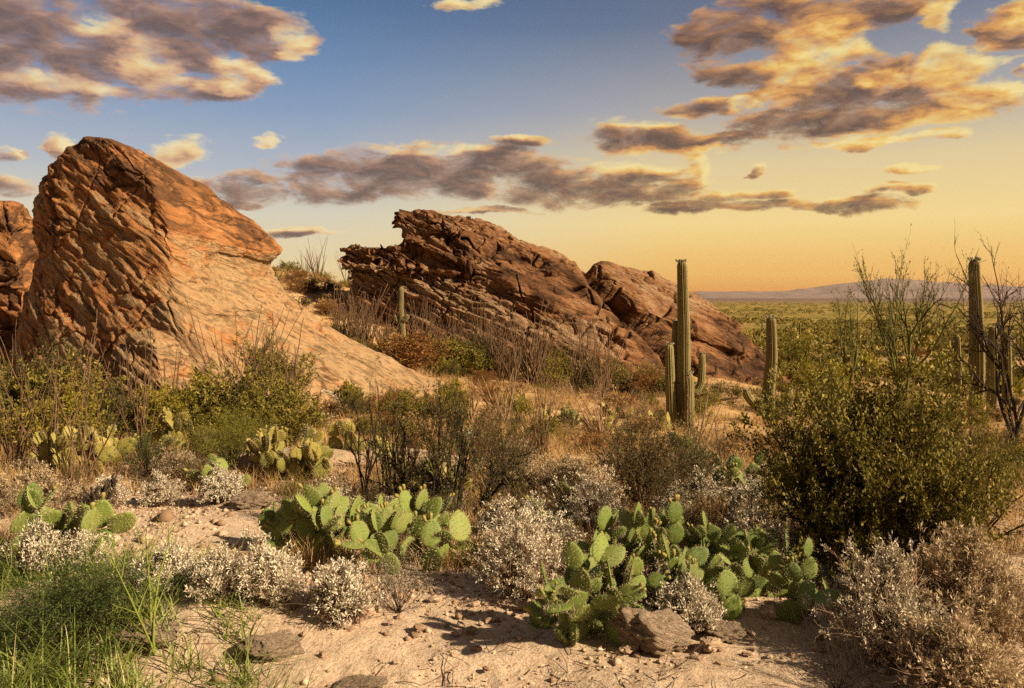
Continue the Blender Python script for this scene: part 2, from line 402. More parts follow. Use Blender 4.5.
def make_rock(rows, dc, org, mat, dip, seed, nr=240, nc=420, layers=1.0, lip=None, varn=None, amp=1.0, fscale=1.0, back=5.0, block=1.0, smooth=None, carve=None, joint=1.0):
    """rows: (picture row, left column, right column, ridge column, metres the ridge stands forward, left back set, right back set)"""
    rows = np.array(rows, float)
    zc = EYE + (HZ - rows[:, 0])/FPX*dc
    tt = np.concatenate([[0], np.cumsum(np.hypot(np.diff(zc), 0.35*np.abs(np.diff(rows[:, 2]))/FPX*dc))]); tt /= tt[-1]
    t = np.linspace(0, 1, nr)
    I = lambda c: np.interp(t, tt, c)
    z, L, Rr, Rg, fw, bl, br = I(zc), I(rows[:, 1]), I(rows[:, 2]), I(rows[:, 3]), I(rows[:, 4]), I(rows[:, 5]), I(rows[:, 6])
    X = lambda px, d: (px - CX)/FPX*d
    yl, yr, yf = dc + bl, dc + br, dc - fw
    xl, xr, xf = X(L, yl), X(Rr, yr), X(Rg, yf)
    wid = (xr - xl)
    bk = np.minimum(back, wid*0.6)
    P = np.stack([np.stack([xl, yl], -1), np.stack([xl*0.62+xf*0.38 - .08*wid, yl*0.45+yf*0.55], -1), np.stack([xf, yf], -1),
                  np.stack([xf*0.5+xr*0.5, yf*0.55+yr*0.45-0.03*wid], -1), np.stack([xr, yr], -1),
                  np.stack([xr*0.75+xl*0.25, np.maximum(yr, yl)+bk*0.7], -1), np.stack([xr*0.35+xl*0.65, np.maximum(yr, yl)+bk], -1)], 1)
    C = catmull(P, nc)
    V = np.concatenate([C, np.broadcast_to(z[:, None, None], (nr, nc, 1))], -1)
    for _ in range(2):    # soften the facets between rows a little
        V[1:-1] = 0.25*V[:-2] + 0.5*V[1:-1] + 0.25*V[2:]
    def normals(V):
        du = np.roll(V, -1, 1) - np.roll(V, 1, 1); dv = np.gradient(V, axis=0)
        n = norm(np.cross(dv, du)); c = V.mean((0, 1))
        return n * (1 if ((V - c)*n).sum() > 0 else -1)
    ca, sa = math.cos(dip), math.sin(dip)
    def frame(V): return V[..., 0]*ca - V[..., 2]*sa, V[..., 1], V[..., 0]*sa + V[..., 2]*ca
    va = np.zeros((nr, nc))
    n = normals(V)
    a, b_, c = frame(V)
    if lip is not None:
        for (cl, push, soft) in lip:
            cc = c - cl + 0.25*fbm(a*0.35, b_*0.35, 0, 3, seed+2)
            V = V - n*(push*(1 - sstep(0, soft, cc))*np.exp(-np.clip(-cc, 0, None)*0.5))[..., None]
        n = normals(V)
    f = fscale
    big = 0.30*fbm(a*.28*f, b_*.4*f, c*.6*f, 3, seed)
    # bedding: the face steps in and out from layer to layer
    w = c + 0.18*fbm(a*.25*f, b_*.25*f, 0, 4, seed+5)
    lay = vnoise(w*1.3*f, a*.06*f, 0.5, seed+7) + 0.6*np.tanh(3*vnoise(w*3.4*f, a*.15*f, b_*.1*f, seed+8)) + 0.35*np.tanh(3*vnoise(w*8*f, a*.3*f, b_*.3*f, seed+9))
    med = fbm(a*.5*f, b_*.42*f, c*3.2*f, 5, seed+11, 0.55)
    crk = 1 - np.abs(fbm(a*.5*f, b_*.5*f, c*1.4*f, 3, seed+15))
    crk = sstep(0.93, 0.995, crk)
    chop = np.tanh(4*vnoise(w*2.2*f + .3*med, a*.4*f, b_*.3*f, seed+21))*.5 + np.tanh(4*vnoise(w*5.5*f, a*.8*f, b_*.55*f, seed+22))*.3
    fin = fbm(a*1.5*f, b_*1.2*f, c*10*f, 4, seed+31, .6)
    wx, wy, wz = .25*fbm(a*.8*f, b_*.8*f, c*.8*f, 3, seed+41), .25*fbm(a*.8*f, b_*.8*f, c*.8*f, 3, seed+42), .2*fbm(a*.8*f, b_*.8*f, c*.8*f, 3, seed+43)
    cv1, ce1 = cells(a*.36*f+wx, b_*.30*f+wy, c*1.5*f+wz, seed+51); cv2, ce2 = cells(a*.7*f+wx*2, b_*.55*f+wy*2, c*5.5*f+wz*2, seed+55)
    _, ce3 = cells(a*.30*f+wx*.6, b_*.30*f+wy*.6, c*.55*f+wz*.6, seed+58)
    broken = sstep(-.35, .35, fbm(a*.22*f, b_*.22*f, c*.4*f, 3, seed+61)) if smooth is None else smooth(V)
    blk = broken*(.20*(cv1-.5) + .09*(cv2-.5) - .17*(1-sstep(0, .05, ce1)) - .05*(1-sstep(0, .08, ce2))) - joint*.34*(1-sstep(.0, .028, ce3))
    disp = amp*(blk*block + 0.45*big + 0.10*layers*lay + 0.10*chop*layers + 0.07*med + 0.06*fin - 0.16*crk - .04)
    fade = np.minimum(1, np.linspace(0, 14, nr))[:, None]
    V = V + n*(disp*(0.35+0.65*fade))[..., None]
    if carve is not None: V = V + n*carve(V)[..., None]
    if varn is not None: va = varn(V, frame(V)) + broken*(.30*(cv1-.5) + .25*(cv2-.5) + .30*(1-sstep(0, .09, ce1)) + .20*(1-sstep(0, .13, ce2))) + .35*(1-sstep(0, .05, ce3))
    V = V - np.array(org)
    i = np.arange(nr-1)[:, None]; j = np.arange(nc)[None]; jn = (j+1) % nc
    F = np.stack([i*nc+j, i*nc+jn, (i+1)*nc+jn, (i+1)*nc+j], -1).reshape(-1, 4)[:, ::-1]
    mb = MB(); mb.add(V.reshape(-1, 3), F, 0, va.ravel())
    top = V[0].mean(0) + np.array([0, 0, 0.05]); mb.add([top], np.zeros((0, 3), int), 0, [va[0].mean()])
    mb.F.append((np.stack([np.full(nc, mb.n-1), np.arange(nc), (np.arange(nc)+1) % nc], -1), 0))
    return mb.mesh('rock', mat, True, 'varnish_shade')

LD = 17.0
_lr = [(137.5, 80, 96, 88, 0, 0, 0), (141, 72, 115, 96, .4, 0, 0), (150, 62, 145, 112, .9, .3, .3), (165, 53, 178, 130, 1.4, .5, .6), (182, 46, 208, 142, 1.9, .7, .9), (200, 40, 231, 150, 2.2, .9, 1.2),
         (220, 36, 256, 156, 2.6, 1.0, 1.4), (236, 34, 273, 160, 2.9, 1.0, 1.4), (246, 33, 278, 162, 3.0, 1, 1.4), (255, 33, 278, 163, 3.1, 1, 1.4), (262, 33, 275, 164, 3.2, 1, 1.4), (270, 33, 278, 165, 3.3, 1, 1.4),
         (285, 32, 288, 168, 3.6, 1, 1.4), (300, 30, 305, 172, 3.9, 1, 1.4), (318, 28, 325, 178, 4.3, 1, 1.5), (338, 25, 352, 186, 4.7, 1, 1.6), (358, 20, 392, 205, 5.2, 1, 1.8), (375, 15, 420, 225, 5.5, 1, 2),
         (390, 12, 445, 245, 5.8, 1, 2.2), (415, 5, 475, 265, 6.1, 1, 2.5), (470, -10, 510, 285, 6.5, 1, 3)]
lrows = [(r_[0], r_[1] + 15*min(1, max(0, (r_[0]-185)/60))) + r_[2:] for r_ in _lr]
dipL = math.radians(30)
def varn_shade_left(V, fr):
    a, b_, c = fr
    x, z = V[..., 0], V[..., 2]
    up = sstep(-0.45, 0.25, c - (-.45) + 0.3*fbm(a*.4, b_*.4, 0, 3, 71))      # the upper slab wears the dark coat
    left = sstep(-.40, -.50, x/V[..., 1] + .035*fbm(a*.5, b_*.4, c*.6, 3, 72))  # left face: its dark coat, with its shade painted in as well
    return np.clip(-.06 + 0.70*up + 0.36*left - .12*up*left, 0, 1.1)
ox, oy, oz, _ = at_depth(180, LD)
o = link('granite_outcrop', make_rock(lrows, LD, (ox, oy, oz), M['rock_left'], dipL, 101, 430, 760, 0.5, [(-.45, 0.14, 0.3)], varn_shade_left, .50, joint=.7, block=.40, smooth=lambda V: np.clip(.42 + .5*sstep(-.40, -.50, V[..., 0]/V[..., 1] + .03*fbm(V[..., 0]*.4, V[..., 1]*.4, V[..., 2]*.4, 3, 75)) + .6*sstep(-.5, .3, .5*V[..., 0]+.866*V[..., 2]+.45), 0, 1)))
o.location = (ox, oy, oz); tag(o, 'tall pale granite outcrop at left, its upper slab dark orange and overhanging', 'rock')

FD = 38.0
frows = [(208.5, 402, 418, 410, 0, 0, 0), (210.5, 396, 440, 415, .3, 0, 0), (214, 392, 460, 422, .6, .2, .2), (219, 391, 478, 432, 1.0, .3, .3), (226, 392, 497, 445, 1.5, .4, .5), (231, 400, 507, 450, 1.9, .4, .6), (235, 396, 514, 454, 2.0, .4, .6),
         (237, 372, 518, 456, 2.0, .4, .6), (241, 348, 527, 458, 2.2, .4, .7), (247, 341, 543, 464, 2.5, .4, .8), (256, 342, 561, 474, 3.0, .5, .9), (262, 345, 574, 482, 3.3, .6, 1), (264.5, 346, 608, 487, 3.5, .6, 1), (267, 348, 630, 492, 3.7, .6, 1), (272, 350, 650, 500, 4.0, .6, 1),
         (280, 352, 672, 512, 4.4, .7, 1.2), (290, 355, 693, 526, 4.9, .7, 1.3), (300, 357, 708, 538, 5.4, .8, 1.4), (310, 359, 720, 550, 5.8, .8, 1.4), (322, 361, 735, 562, 6.3, .8, 1.5), (336, 364, 747, 575, 7.0, .8, 1.6), (350, 365, 757, 585, 7.6, .8, 1.6), (366, 367, 776, 595, 8.2, .8, 1.7), (385, 369, 800, 604, 8.8, .8, 1.8), (425, 370, 822, 612, 9.5, .8, 2)]
dipF = math.radians(23)
def notch(V):      # the step that parts the lower right hump from the upper slab
    px = CX + FPX*V[..., 0]/V[..., 1]; row = HZ + FPX*(EYE - V[..., 2])/V[..., 1]
    q = px - (587 + .85*(row - 266)) + 5*fbm(V[..., 0]*.4, V[..., 2]*.6, 0, 3, 91)
    on = sstep(430, 360, row)*sstep(5, 0, V[..., 1] - 40)
    return on*(-.55*np.exp(-(q/6.5)**2) + .28*sstep(0, 14, q)*np.exp(-np.clip(q, 0, None)/70))
def varn_far(V, fr):
    a, b_, c = fr
    return np.clip(0.16 + 0.42*sstep(.2, 3.2, c) + 0.26*sstep(2.5, 6, V[..., 0]) + 0.5*fbm(a*.15, b_*.15, c*.6, 3, 77), 0, 1)
ox, oy, oz, _ = at_depth(500, FD)
o = link('granite_outcrop', make_rock(frows, FD, (ox, oy, oz), M['rock_far'], dipF, 202, 460, 860, 1.3, [(3.4, .45, .3), (2.0, .4, .3)], varn_far, .95, 1.0, 8, 1.2, None, notch))
o.location = (ox, oy, oz); tag(o, 'long brown layered rock mass with a jutting beak, behind the slender small saguaro', 'rock')
erows = [(202, -20, 12, 0, 0, 0, 0), (206, -40, 22, 0, .5, 0, 0), (214, -60, 30, 2, 1.2, .2, .2), (226, -80, 36, 5, 2, .4, .3), (245, -90, 42, 8, 2.8, .5, .4), (275, -100, 60, 15, 3.6, .5, .5), (310, -110, 80, 20, 4.2, .5, .6), (370, -120, 90, 25, 4.6, .5, .6)]
ox, oy, oz, _ = at_depth(-20, 26)
o = link('granite_boulder', make_rock(erows, 26.0, (ox, oy, oz), M['rock_left'], math.radians(15), 404, 140, 300, 1.2, None, lambda V, f: 0.72 + 0*V[..., 0], 1.0, 0.8, 4))
o.location = (ox, oy, oz); tag(o, 'broken brown boulder cut by the left edge behind the tall outcrop', 'rock')
srows = [(329, 142, 158, 150, 0, 0, 0), (333, 130, 172, 152, .2, 0, 0), (342, 120, 184, 154, .4, .1, .1), (356, 112, 192, 156, .55, .1, .2), (375, 104, 200, 158, .7, .1, .2), (400, 98, 206, 160, .8, .1, .2), (440, 95, 210, 160, .9, .1, .2)]
ox, oy, oz, _ = at_depth(155, 10.6)
o = link('granite_boulder', make_rock(srows, 10.6, (ox, oy, oz), M['rock_left'], math.radians(25), 505, 120, 260, 0.7, None, lambda V, f: 0*V[..., 0], 0.3, 1.8, 1.2, 1.0, lambda V: .15 + 0*V[..., 0], None, .2))
o.location = (ox, oy, oz); tag(o, 'smooth golden boulder at the foot of the tall outcrop', 'rock')

# small stones
def stone_mesh(seed, flat=0.6, sub=5, rough=0.3):
    r = np.random.default_rng(seed)
    n, k = 10*sub, 16*sub
    th = np.linspace(0.02, PI-0.02, n)[:, None]; ph = np.arange(k)[None]*2*PI/k
    V = np.stack([np.sin(th)*np.cos(ph), np.sin(th)*np.sin(ph), np.cos(th)+0*ph], -1)
    # cut by random planes for broken faces
    for _ in range(9):
        nn = norm(r.normal(0, 1, 3)); dd = r.uniform(0.55, 0.85)
        over = np.clip(V@nn - dd, 0, None); V = V - over[..., None]*nn*0.85
    V = V*(1 + rough*0.6*fbm(V[..., 0]*1.8+seed, V[..., 1]*1.8, V[..., 2]*3.2, 5, seed, .6) - .10*sstep(.86, .98, 1-np.abs(fbm(V[..., 0]*1.3, V[..., 1]*1.3+seed, V[..., 2]*2.6, 2, seed+9))))[..., None]
    V = V*np.array([1.0, r.uniform(.6, .8), flat])
    i = np.arange(n-1)[:, None]; j = np.arange(k)[None]; jn = (j+1) % k
    F = np.stack([i*k+j, i*k+jn, (i+1)*k+jn, (i+1)*k+j], -1).reshape(-1, 4)[:, ::-1]
    mb = MB(); mb.add(V.reshape(-1, 3), F, 0, np.full(n*k, 0.1))
    mb.F.append((np.arange(k)[None, :], 0)); mb.F.append((((n-1)*k + np.arange(k))[None, ::-1], 0))
    return mb.mesh('stone', M['rock_small'], True, 'varnish_shade')
STONES = [stone_mesh(s, f) for s, f in ((1, .62), (2, .5), (3, .7), (4, .45), (5, .55), (6, .8))]
def pebble_mat():
    m, N, Lk, b = new_mat('pebble'); nt = m.node_tree; tc = N.new('ShaderNodeTexCoord'); oi = N.new('ShaderNodeObjectInfo')
    n = noise(nt, tc.outputs['Object'], 2.5, 5, .65)
    c = ramp(nt, oi.outputs['Random'], [(0, (.24, .15, .09)), (.5, (.40, .28, .19)), (1, (.52, .41, .31))])
    Lk.new(mixc(nt, ramp(nt, n, [(.4, (.7, .7, .7)), (.65, (0, 0, 0))]), c, (.15, .09, .055)), b.inputs['Base Color']); b.inputs['Roughness'].default_value = .9
    return m
M['pebble'] = pebble_mat()
PEBBLES = []
for me in STONES:
    me = me.copy(); me.materials.clear(); me.materials.append(M['pebble']); PEBBLES.append(me)
def stone(px, row, wpx, var, label, group=None, rz=None, name='stone', hf=1.0, sink=0.3):
    x, y, z, d = spot(px, row); s = wpx/FPX*d/2
    o = link(name, (STONES if wpx > 40 else PEBBLES)[var]); o.location = (x, y + s*0.5, z + s*0.5*hf*(1-sink)); o.scale = (s, s, s*hf)
    o.rotation_euler = (rng.uniform(-.15, .15), rng.uniform(-.15, .15), rng.uniform(0, 6) if rz is None else rz)
    return tag(o, label, 'rock', group)
stone(653, 655, 80, 0, 'big rough brown rock below the white dried flowers of the prickly pear', rz=0.15, name='rock', hf=1.0)
stone(778, 622, 34, 2, 'rust brown angular rock at the foot of the upright prickly pear', rz=0.5, name='rock')
stone(725, 645, 46, 3, 'flat stone right of the big rough brown rock', rz=0.2)
stone(712, 655, 30, 4, 'tan stone wedged below the right end of the big rough rock', rz=1.0)
stone(632, 655, 24, 1, 'pale flat stone at the front left of the big rough rock', rz=0.4)
stone(524, 612, 18, 4, 'pale stone beside the round white bush in the middle', rz=.4)
stone(540, 606, 24, 3, 'flat tan stone beneath the right side of the round white bush', rz=.2)
stone(434, 603, 14, 1, 'pale stone at the edge of the sand path', rz=.1)
stone(418, 634, 17, 4, 'buff stone lying in the middle of the sand path', rz=1.2)
stone(471, 633, 11, 5, 'rust coloured pebble alone on the sand path', rz=.1)
stone(362, 618, 26, 2, 'brown stone under the dark twiggy bush', rz=.1)
stone(344, 628, 18, 5, 'small brown stone left of the one under the dark bush', rz=.9)
stone(245, 512, 44, 3, 'low dark ledge stone at the far side of the left sand patch', rz=.2, name='rock')
stone(268, 480, 70, 1, 'long pale slab half buried in dry grass behind the dark round bush', rz=-.25, name='rock')
stone(268, 662, 62, 2, 'mossy ledge rock at the right edge of the green grass', rz=.3, name='rock', hf=.7)
stone(140, 655, 70, 4, 'pinkish rock showing through the green grass', rz=.3, name='rock', hf=.7)
stone(352, 700, 60, 3, 'flat layered stone at the bottom edge of the sand path', rz=.2, hf=.5)
stone(820, 655, 20, 4, 'small tan stone near the bare twig bush', rz=.2)
for k in range(80):
    px, row = rng.uniform(300, 840), rng.uniform(595, 675)
    if k % 3 == 0: px, row = rng.normal(700, 60), rng.normal(652, 10)
    if k % 3 == 1: px, row = rng.normal(400, 70), rng.normal(625, 14)
    stone(px, row, rng.uniform(5, 13), k % 6, 'little loose stone scattered on the sandy foreground', 'loose stones on the sandy foreground', hf=rng.uniform(.6, 1.1), sink=.5)

# gravel: grains nobody could count
def gravel():
    r = np.random.default_rng(5); mb = MB(); n = 60000
    d = r.uniform(2.7, 8.5, n)**1.0; px = r.uniform(60, 1000, n)
    x = (px - CX)/FPX*d; y = d
    dens = fbm(x*1.1, y*1.1, 0, 3, 44)
    keep = dens + r.uniform(-.9, .5, n) > -.15
    x, y = x[keep], y[keep]; n = len(x); z = Hd(x, y)
    t = np.array([[0, 0, .7], [1, 0, 0], [.2, .8, .1], [-.9, .4, 0], [-.5, -.8, .1], [.5, -.7, 0], [0, 0, -.4]])
    F = np.array([[0, 1, 2], [0, 2, 3], [0, 3, 4], [0, 4, 5], [0, 5, 1], [6, 2, 1], [6, 3, 2], [6, 4, 3], [6, 5, 4], [6, 1, 5]])
    s = np.exp(r.normal(math.log(.0076), .6, n)); a = r.uniform(0, 6.28, n)
    V = t[None]*(1 + r.uniform(-.3, .3, (n, 7, 3)))*s[:, None, None]
    V = np.stack([V[..., 0]*np.cos(a)[:, None] - V[..., 1]*np.sin(a)[:, None], V[..., 0]*np.sin(a)[:, None] + V[..., 1]*np.cos(a)[:, None], V[..., 2]], -1)
    V += np.stack([x, y, z + s*.15], -1)[:, None]
    mb.add(V.reshape(-1, 3), (F[None] + (np.arange(n)*7)[:, None, None]).reshape(-1, 3))
    m = leaf_mat('gravel_grain', [(.14, .085, .05), (.32, .21, .14), (.48, .36, .26), (.60, .48, .38)], 0.85, 0, .1)
    o = link('gravel', mb.mesh('gravel', m)); tag(o, 'pale gravel strewn over the sandy ground', 'gravel', None, 'stuff')
gravel()

# ------------------------------------------------------------------ plants: meshes
def fan_dirs(r, n, lo, hi):
    """n directions spread round the vertical between the angles lo and hi"""
    a = r.uniform(0, 2*PI, n); p = r.uniform(lo, hi, n)
    return np.stack([np.sin(p)*np.cos(a), np.sin(p)*np.sin(a), np.cos(p)], -1)

def bush(seed, h=1.0, w=1.0, n0=26, n1=5, n2=4, nl=16, ll=.02, lw=.009, lo=.05, hi=1.1, wob=.12, up=.05, r0=.008, leaf='creosote', twig='twig_dark',
         t0=.3, jit=.006, one=False, leafdir=0.6, sides=4, lt0=.15):
    """a shrub: stems from the root, two orders of side shoots, leaves along the last"""
    r = np.random.default_rng(seed); mb = MB()
    lf = mb if one else MB()
    D = fan_dirs(r, n0, lo, hi); L = r.uniform(.6, 1.0, n0)
    S = np.stack([r.normal(0, .05*w, n0), r.normal(0, .05*w, n0), np.full(n0, -.04*h)], -1)
    P = grow(r, S, D, L, 7, wob, up); R = taper(np.full(n0, r0), 7, .4)
    tubes(mb, P, R, sides)
    S1, D1, R1 = shoots(r, P, R, n1, t0, 1, (.25, .8)); P1 = grow(r, S1, D1, r.uniform(.18, .42, len(S1)), 5, wob, up); RR1 = taper(R1, 5, .4)
    tubes(mb, P1, RR1, 3)
    P2 = P1
    if n2:
        S2, D2, R2 = shoots(r, P1, RR1, n2, .2, 1, (.25, .9)); P2 = grow(r, S2, D2, r.uniform(.08, .2, len(S2)), 4, wob, up)
        tubes(mb, P2, taper(R2*.8, 4, .4), 3)
    if nl:
        C, T = along(r, P2, nl, lt0, jit)
        Dl = norm(T*leafdir + r.normal(0, .6, T.shape))
        leaves(lf, r, C, Dl, ll*r.uniform(.6, 1.3, len(C)), lw*r.uniform(.7, 1.2, len(C)), 1 if one else 0)
    # bring it to size
    Z = np.concatenate([v for v in (mb.V + ([] if one else lf.V))]); zt = np.percentile(Z[:, 2], 99.3); xt = np.percentile(np.abs(Z[:, :2]), 98.5)
    S = np.array([w/2/xt, w/2/xt, h/zt])
    def fit(m):      # stretch only the places, not the blades
        m.V = [v*S for v in m.V]
    fit(mb)
    if not one and nl: fit(lf)
    if one: return [('shrub', mb.mesh('shrub', [M[twig], M[leaf]]))]
    out = [('branches', mb.mesh('branches', M[twig]))]
    if nl: out.append(('foliage', lf.mesh('foliage', M[leaf])))
    return out

def dome(seed, h, w, n=260, nl=14, ll=.016, lw=.007, leaf='white', twig='twig_dark', one=False, stem=.0016, spread=1.25):
    """a low dry dome: many thin stems that each end in a spray of small pale leaves"""
    r = np.random.default_rng(seed); mb = MB(); lf = mb if one else MB()
    D = fan_dirs(r, n, 0, spread); lump = 1 + .30*fbm(D[:, 0]*2.4, D[:, 1]*2.4, D[:, 2]*2.4, 3, seed)
    E = D*np.array([w/2, w/2, h])*lump[:, None]*r.uniform(.6, 1.06, n)[:, None]
    S = np.stack([r.normal(0, .07*w, n), r.normal(0, .07*w, n), np.full(n, -.02)], -1)
    K = 6; t = np.linspace(0, 1, K)[None, :, None]
    P = S[:, None]*(1-t) + E[:, None]*t; P[:, 1:-1] += r.normal(0, .012, (n, K-2, 3)); P[..., 2] += (np.sin(t*PI)*.08*h)[..., 0]
    tubes(mb, P, np.full((n, K), stem)*np.linspace(1.3, .7, K)[None], 3)
    Rr = np.full((n, K), stem)
    S1, D1, R1 = shoots(r, P, Rr, 4, .55, 1, (.3, 1.0)); P1 = grow(r, S1, D1, r.uniform(.03, .08, len(S1)), 3, .2, .1); tubes(mb, P1, taper(R1, 3, .7), 3)
    bare = fbm(P1[:, 0, 0]*7/w, P1[:, 0, 1]*7/w, P1[:, 0, 2]*7/w, 3, seed+7) + r.normal(0, .15, len(P1)) < -.18 - .12*(w > .7)
    C, T = along(r, P1[~bare], nl, .35, .006)
    leaves(lf, r, C, norm(T*.6 + r.normal(0, .55, T.shape) + np.array([0, 0, .25])), ll*r.uniform(.6, 1.3, len(C)), lw*r.uniform(.7, 1.3, len(C)), 1 if one else 0)
    if one: return [('shrub', mb.mesh('shrub', [M[twig], M[leaf]]))]
    return [('branches', mb.mesh('branches', M[twig])), ('foliage', lf.mesh('foliage', M[leaf]))]

def ocotillo(seed, h, n=14, hi=.5, r0=.012, buds=True, wob=.05, twig='ocotillo'):
    r = np.random.default_rng(seed); mb = MB()
    D = fan_dirs(r, n, .04, hi); L = h*r.uniform(.55, 1.05, n)
    S = np.stack([r.normal(0, .03*h, n), r.normal(0, .03*h, n), np.full(n, -.05)], -1)
    P = grow(r, S, D, L, 14, wob, .012); R = taper(r0*r.uniform(.7, 1.2, n), 14, .3)
    tubes(mb, P, R, 5)
    S1, D1, R1 = shoots(r, P, R, 1, .1, .6, (.15, .4), .8); k = r.uniform(0, 1, len(S1)) < .35
    P1 = grow(r, S1[k], D1[k], L[k]*.5, 8, wob, .03); tubes(mb, P1, taper(R1[k], 8, .35), 4)
    C, T = along(r, P, 70, .03); leaves(mb, r, C, norm(T*.4 + r.normal(0, .7, T.shape)), r.uniform(.008, .02, len(C)), .004, 0)     # thorns
    out = [('canes', mb.mesh('canes', M[twig]))]
    return out

def tree(seed, h, w, n0=3, r0=.05, nl=5, leaf='olive', twig='twig_dark', hi=.45, n1=7, n2=6, n3=5, ll=.05, lw=.02, wob=.14, up=.05):
    r = np.random.default_rng(seed); tk, lf, br = MB(), MB(), MB()
    D = fan_dirs(r, n0, .03, .25); S = np.stack([r.normal(0, .05, n0), r.normal(0, .05, n0), np.full(n0, -.15)], -1)
    P = grow(r, S, D, np.full(n0, h*.45)*r.uniform(.8, 1.05, n0), 10, wob*.6, up); R = taper(np.full(n0, r0), 10, .6); tubes(tk, P, R, 8)
    S1, D1, R1 = shoots(r, P, R, n1, .45, 1, (.15, hi), .75); P1 = grow(r, S1, D1, h*r.uniform(.28, .58, len(S1)), 11, wob*.8, up*.6); RR1 = taper(R1, 11, .3); tubes(br, P1, RR1, 6)
    S2, D2, R2 = shoots(r, P1, RR1, n2, .3, 1, (.3, .8), .75); P2 = grow(r, S2, D2, h*r.uniform(.08, .2, len(S2)), 6, wob*1.2, up); RR2 = taper(R2, 6, .4); tubes(br, P2, RR2, 4)
    S3, D3, R3 = shoots(r, P2, RR2, n3, .2, 1, (.3, .9), .9); P3 = grow(r, S3, D3, h*r.uniform(.03, .08, len(S3)), 4, wob*1.3, up); tubes(br, P3, taper(R3, 4, .5), 3)
    C, T = along(r, P3, nl, .2, .01)
    leaves(lf, r, C, norm(T + r.normal(0, .7, T.shape)), ll*r.uniform(.5, 1.2, len(C)), lw, 0)
    Z = np.concatenate(br.V); k = np.array([w/2/np.percentile(np.abs(Z[:, :2]), 97)]*2 + [h/np.percentile(Z[:, 2], 99.8)])
    for m in (tk, br, lf): m.V = [v*k for v in m.V]
    return [('trunk', tk.mesh('trunk', M[twig], True)), ('branches', br.mesh('branches', M[twig], True)), ('crown', lf.mesh('crown', M[leaf]))]

# saguaro: ribbed column along a path
def ribbed(path, rad, ribs=17, per=4, seed=0):
    """mesh arrays of a ribbed cactus limb with a domed end"""
    path = np.array(path, float); rad = np.array(rad, float)
    s = np.concatenate([[0], np.cumsum(np.linalg.norm(np.diff(path, axis=0), axis=1))])
    n = max(24, int(s[-1]/.05)); u = np.linspace(0, s[-1], n)
    # smooth interpolation of the path
    def sm(c):
        y = np.interp(u, s, c); k = max(3, n//14) | 1; pad = np.pad(y, k//2, mode='reflect', reflect_type='odd'); return np.convolve(pad, np.ones(k)/k, 'valid')
    P = np.stack([sm(path[:, 0]), sm(path[:, 1]), sm(path[:, 2])], -1); R = sm(rad)
    e = (s[-1] - u)/max(rad[-1]*1.3, 1e-3); R = R*np.where(e < 1, np.sqrt(np.clip(1-(1-e)**2, .03, 1)), 1)
    R *= 1 + .035*vnoise(u*2.3, seed, .5, seed)
    T = norm(np.gradient(P, axis=0)); ref = np.array([0.02, 1.0, 0.03]); U = norm(np.cross(T, ref)); W = np.cross(T, U)
    m = ribs*per; th = np.arange(m)*2*PI/m; rib = (0.5 + 0.5*np.cos(th*ribs))**1.2
    k = .80 + .22*rib
    V = P[:, None] + (R[:, None]*k[None])[..., None]*(np.cos(th)[None, :, None]*U[:, None] + np.sin(th)[None, :, None]*W[:, None])
    i = np.arange(n-1)[:, None]; j = np.arange(m)[None]; jn = (j+1) % m
    F = np.stack([i*m+j, i*m+jn, (i+1)*m+jn, (i+1)*m+j], -1).reshape(-1, 4)
    mb = MB(); mb.add(V.reshape(-1, 3), F, 0, np.tile(rib, n)); mb.F.append((((n-1)*m + np.arange(m))[None], 0))
    # spine clusters up the ribs
    r = np.random.default_rng(seed+3); ii = r.integers(2, n-1, n*ribs//2); jj = r.integers(0, ribs, len(ii))*per
    C = V[ii, jj]; Dn = norm(C - P[ii]); C3 = np.repeat(C, 3, 0); D3 = norm(np.repeat(Dn, 3, 0) + r.normal(0, .7, (len(C3), 3)))
    sz = max(.014, .08*rad.mean())
    leaves(mb, r, C3, D3, r.uniform(.6, 1.5, len(C3))*sz, sz*.18, 1)
    return mb.mesh('limb', [M['saguaro'], M['spine']], True, 'rib'), P[-1], R
def buds(mb, r, c, rad, n=14, size=.05, z=0.0):
    a = r.uniform(0, 6.28, n); q = np.sqrt(r.uniform(0.05, 1, n))*rad*.9
    B = np.stack([c[0] + q*np.cos(a), c[1] + q*np.sin(a), c[2] - .03 + z - .25*q**2/rad], -1)
    D = norm(np.stack([q*np.cos(a)/rad*.9, q*np.sin(a)/rad*.9, np.ones(n)], -1))
    P = B[:, None] + D[:, None]*np.array([0, .3, .65, .95, 1.05])[None, :, None]*size*r.uniform(.7, 1.3, n)[:, None, None]
    tubes(mb, P, np.array([.3, .4, .55, .7, .1])[None]*size*.5*np.ones((n, 1)), 6)
